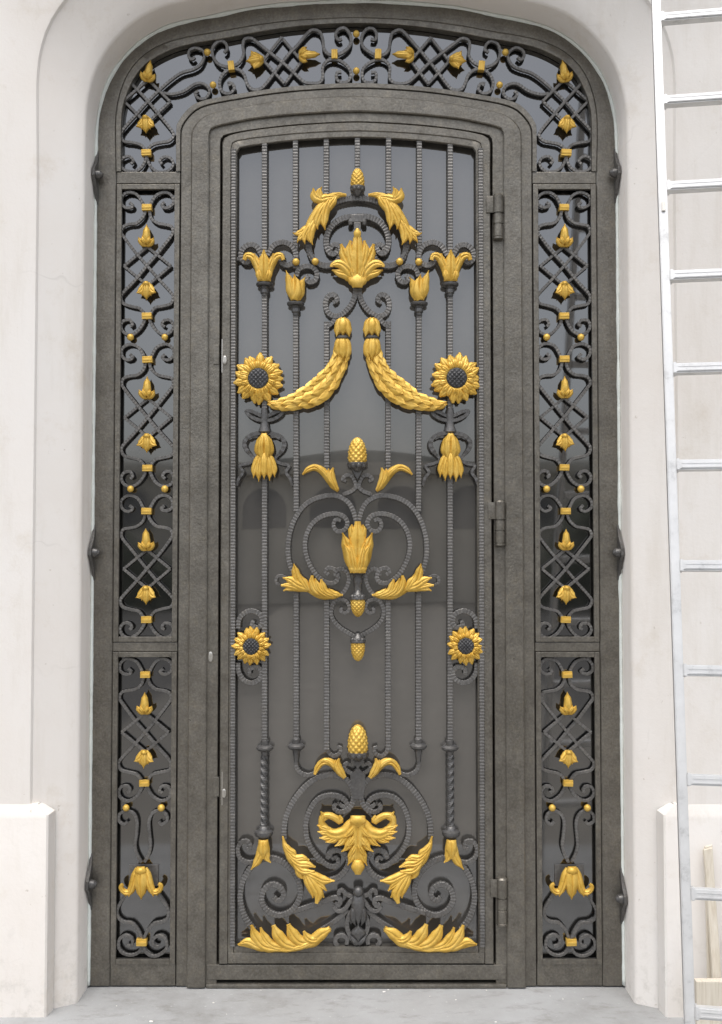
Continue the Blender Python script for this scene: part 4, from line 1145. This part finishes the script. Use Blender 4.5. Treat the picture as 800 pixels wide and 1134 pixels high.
while True:
    s_ = k0 + i * spacing
    if s_ > Ltot - .1: break
    if s_ > .12:
        bm = bmesh.new()
        obox(bm, foot_p - ladder.location + axis * s_ + side * (WID / 2), side * (WID - rail_w + .002), front * .034, axis * .031, .004)
        for e in (0, 1):
            obox(bm, foot_p - ladder.location + axis * s_ + side * (rail_w / 2 + .005 if e == 0 else WID - rail_w / 2 - .005), side * .010, front * .039, axis * .036, .002)
        for g in (-.008, .004):
            obox(bm, foot_p - ladder.location + axis * (s_ + g) + side * (WID / 2) + front * .0172, side * (WID - rail_w - .03), front * .002, axis * .003, 0)
        link('rung', bm, ALU, ladder)
    i += 1
# small joint plate on the near rail
bm = bmesh.new()
q = at(734.5, 241, 3.36); tq = (q - foot_p).dot(axis)
obox(bm, foot_p - ladder.location + axis * tq + side * 0 + front * (rail_d / 2 + .003), side * .012, front * .006, axis * .034, .002)
link('rivet_plate', bm, STEEL, ladder)

# ------------------------------------------------------------------ timber by the wall on the right
def lean_plank(u, vt, vb, w, th, ytop, ybot, lean, label):
    xb, zb_ = W(u, vb, ybot); 
    zt_ = W(u, vt, ytop)[1]
    bm = bmesh.new()
    rnd = random.Random(int(u))
    rows = []
    for k in range(7):
        t = k / 6; x = xb + lean * t; y = ybot + (ytop - ybot) * t; z = zt_ * t
        ww = w * (1 + rnd.uniform(-.03, .03))
        rows.append([(x - ww / 2, y - th / 2, z + .001), (x + ww / 2, y - th / 2, z + .001 + (.008 if k == 6 else 0)), (x + ww / 2, y + th / 2, z + .001 + (.008 if k == 6 else 0)), (x - ww / 2, y + th / 2, z + .001)])
    skin(bm, rows, closed=True, cap=True)
    bmesh.ops.bevel(bm, geom=[e for e in bm.edges], offset=.0015, segments=1, affect='EDGES')
    o = link('wooden_lath', bm, WOOD); tag(o, label, 'wooden lath', 'timber propped by the wall', 'thing'); return o
lean_plank(797.5, 941, 1130, .030, .016, -.275, -.345, -.012, 'narrow pale wooden lath leaning on the wall behind the ladder, in front')
lean_plank(788.5, 938, 1126, .026, .012, -.270, -.298, .004, 'thin wooden lath leaning on the wall, the one nearer the door')
bm = bmesh.new()
x0, zt_ = W(771.5, 1087, -.43)
box(bm, x0, x0 + .9, -.43, -.40, .001, zt_, .003)
o = link('wooden_board', bm, WOOD); tag(o, 'pale wooden board standing on edge on the paving behind the ladder foot', 'wooden board', 'timber propped by the wall', 'thing')

bm = bmesh.new(); rc = random.Random(3)
for i in range(16):
    x = rc.uniform(-1.05, 1.2); y = -.02 - .30 * rc.random() ** 1.6; r = rc.choice((.0014, .002, .0026, .005))
    new = bmesh.ops.create_icosphere(bm, subdivisions=1, radius=r)['verts']
    sx_, sy_ = rc.uniform(.7, 1.8), rc.uniform(.6, 1.3)
    for v in new: v.co = Vector((v.co.x * sx_ * rc.uniform(.8, 1.2) + x, v.co.y * sy_ + y, max(.0004, v.co.z * .6 + r * .4)))
crumbs = link('plaster_crumbs', bm, PLASTER); tag(crumbs, 'scattered white plaster crumbs on the paving in front of the door', 'crumbs', kind='stuff')

# ------------------------------------------------------------------ the place across the street (seen mirrored in the glass)
house = empty('arcaded_building', (0, -30, -.14))
tag(house, 'low beige arcaded building across the street, mirrored in the glass', 'building', kind='thing')
bm = bmesh.new(); box(bm, -26, 26, -6, 0, 0, 4.2)
link('wall', bm, PLASTER_FAR, house)
bm = bmesh.new(); box(bm, -26.3, 26.3, -6.3, .3, 4.205, 4.6); link('parapet', bm, PLASTER_FAR, house)
for i in range(-10, 11):
    x = i * 2.2 - .9
    bm = bmesh.new()
    pts = [(x - .72, 2.42), (x - .72, 3.1)] + [(x - .72 * math.cos(a), 3.1 + .72 * math.sin(a)) for a in [math.pi * k / 12 for k in range(1, 12)]] + [(x + .72, 3.1), (x + .72, 2.42)]
    skin(bm, [[(px_, .015, pz_) for px_, pz_ in pts], [(px_, -.2, pz_) for px_, pz_ in pts]], closed=True, cap=True)
    w_ = link('arched_window', bm, WINDARK, house)
def hedge(x0, x1, y0, y1, h, seed, label):
    bm = bmesh.new(); nx, nz = 60, 16; rows = []
    for j in range(nz + 1):
        row = []
        for i in range(nx + 1):
            t = i / nx; a = math.pi * j / nz
            x = x0 + (x1 - x0) * t
            n_ = noise.noise(Vector((x * .9, j * .35, seed))) * .5 + noise.noise(Vector((x * 2.7, j * .9, seed + 4))) * .25
            e = min(1, 6 * t, 6 * (1 - t)) ** .5
            hh = h * (1 + .18 * noise.noise(Vector((x * .45, seed, 1.2)))) * e
            row.append((x, (y0 + y1) / 2 + (y1 - y0) / 2 * math.cos(a) * (1 + .3 * n_), -.16 + hh * math.sin(a) ** .6 * (1 + .16 * n_)))
        rows.append(row)
    skin(bm, rows)
    o = link('hedge', bm, HEDGE); tag(o, label, 'hedge', kind='thing')
HEDGE = simple('dark_foliage', (.085, .092, .066), .9, 0, .5, 6, .6)
hedge(-22, -4.6, -28, -26, 2.5, 3.3, 'long low dark hedge across the street, mirrored in the left side panels')
hedge(4.9, 24, -28, -25.5, 4.6, 8.1, 'tall dark hedge across the street, mirrored in the right side panels')
bm = bmesh.new()
N = 60; rows = []
for j in range(9):
    row = []
    for i in range(N + 1):
        x = -160 + 320 * i / N
        hgt = 7.2 + 5.5 * math.exp(-(x / 26) ** 2) + 1.6 * noise.noise(Vector((x * .05, 2.2, .4)))
        row.append((x, -95 - 8 * (1 - abs(j - 4) / 4), -.5 + hgt * math.sin(math.pi * j / 8)) if False else (x, -85 - j * 6, -.5 + hgt * math.sin(math.pi * j / 8)))
    rows.append(row)
skin(bm, rows)
hill = link('hill', bm, HILLM, None, True); tag(hill, 'dark wooded hill behind the building across the street', 'hill', kind='structure')

# ------------------------------------------------------------------ light
SUN_EL, SUN_AZ = R(70), R(-14)          # azimuth measured from straight behind the camera, towards its left
world = bpy.data.worlds.new('World'); scene.world = world; world.use_nodes = True
nt = world.node_tree; bg = nt.nodes['Background']
sky = nt.nodes.new('ShaderNodeTexSky'); sky.sky_type = 'NISHITA'; sky.sun_disc = False
sky.sun_elevation = SUN_EL; sky.air_density = 1.0; sky.dust_density = 4.0; sky.ozone_density = 1.0
sun_dir = Vector((math.sin(SUN_AZ) * math.cos(SUN_EL), -math.cos(SUN_AZ) * math.cos(SUN_EL), math.sin(SUN_EL)))   # towards the sun
sky.sun_rotation = math.atan2(sun_dir.x, sun_dir.y)
hs = nt.nodes.new('ShaderNodeHueSaturation'); hs.inputs['Saturation'].default_value = .38
nt.links.new(sky.outputs['Color'], hs.inputs['Color']); nt.links.new(hs.outputs['Color'], bg.inputs['Color'])
bg.inputs['Strength'].default_value = .15
sun = bpy.data.lights.new('sun', 'SUN'); sun.energy = 1.0; sun.angle = R(45); sun.color = (1, .98, .95)
so = bpy.data.objects.new('sun', sun); COL.objects.link(so)
so.rotation_euler = sun_dir.to_track_quat('Z', 'Y').to_euler(); so.location = (0, -6, 8)

# ------------------------------------------------------------------ camera
cam = bpy.data.cameras.new('camera'); co = bpy.data.objects.new('camera', cam); COL.objects.link(co)
co.location = (CAMX, -DIST, CAMH); co.rotation_euler = (R(90) + PITCH, 0, 0)
cam.sensor_fit = 'VERTICAL'; cam.sensor_height = 24.0; cam.lens = 24.0 * FPX / 1134.0
cam.clip_start = .05; cam.clip_end = 2000
scene.camera = co
scene.view_settings.view_transform = 'Standard'; scene.view_settings.look = 'None'
scene.view_settings.exposure = .74; scene.view_settings.gamma = 1.0
scene.view_settings.use_curve_mapping = False
scene.cycles.use_denoising = True
scene.cycles.max_bounces = 8
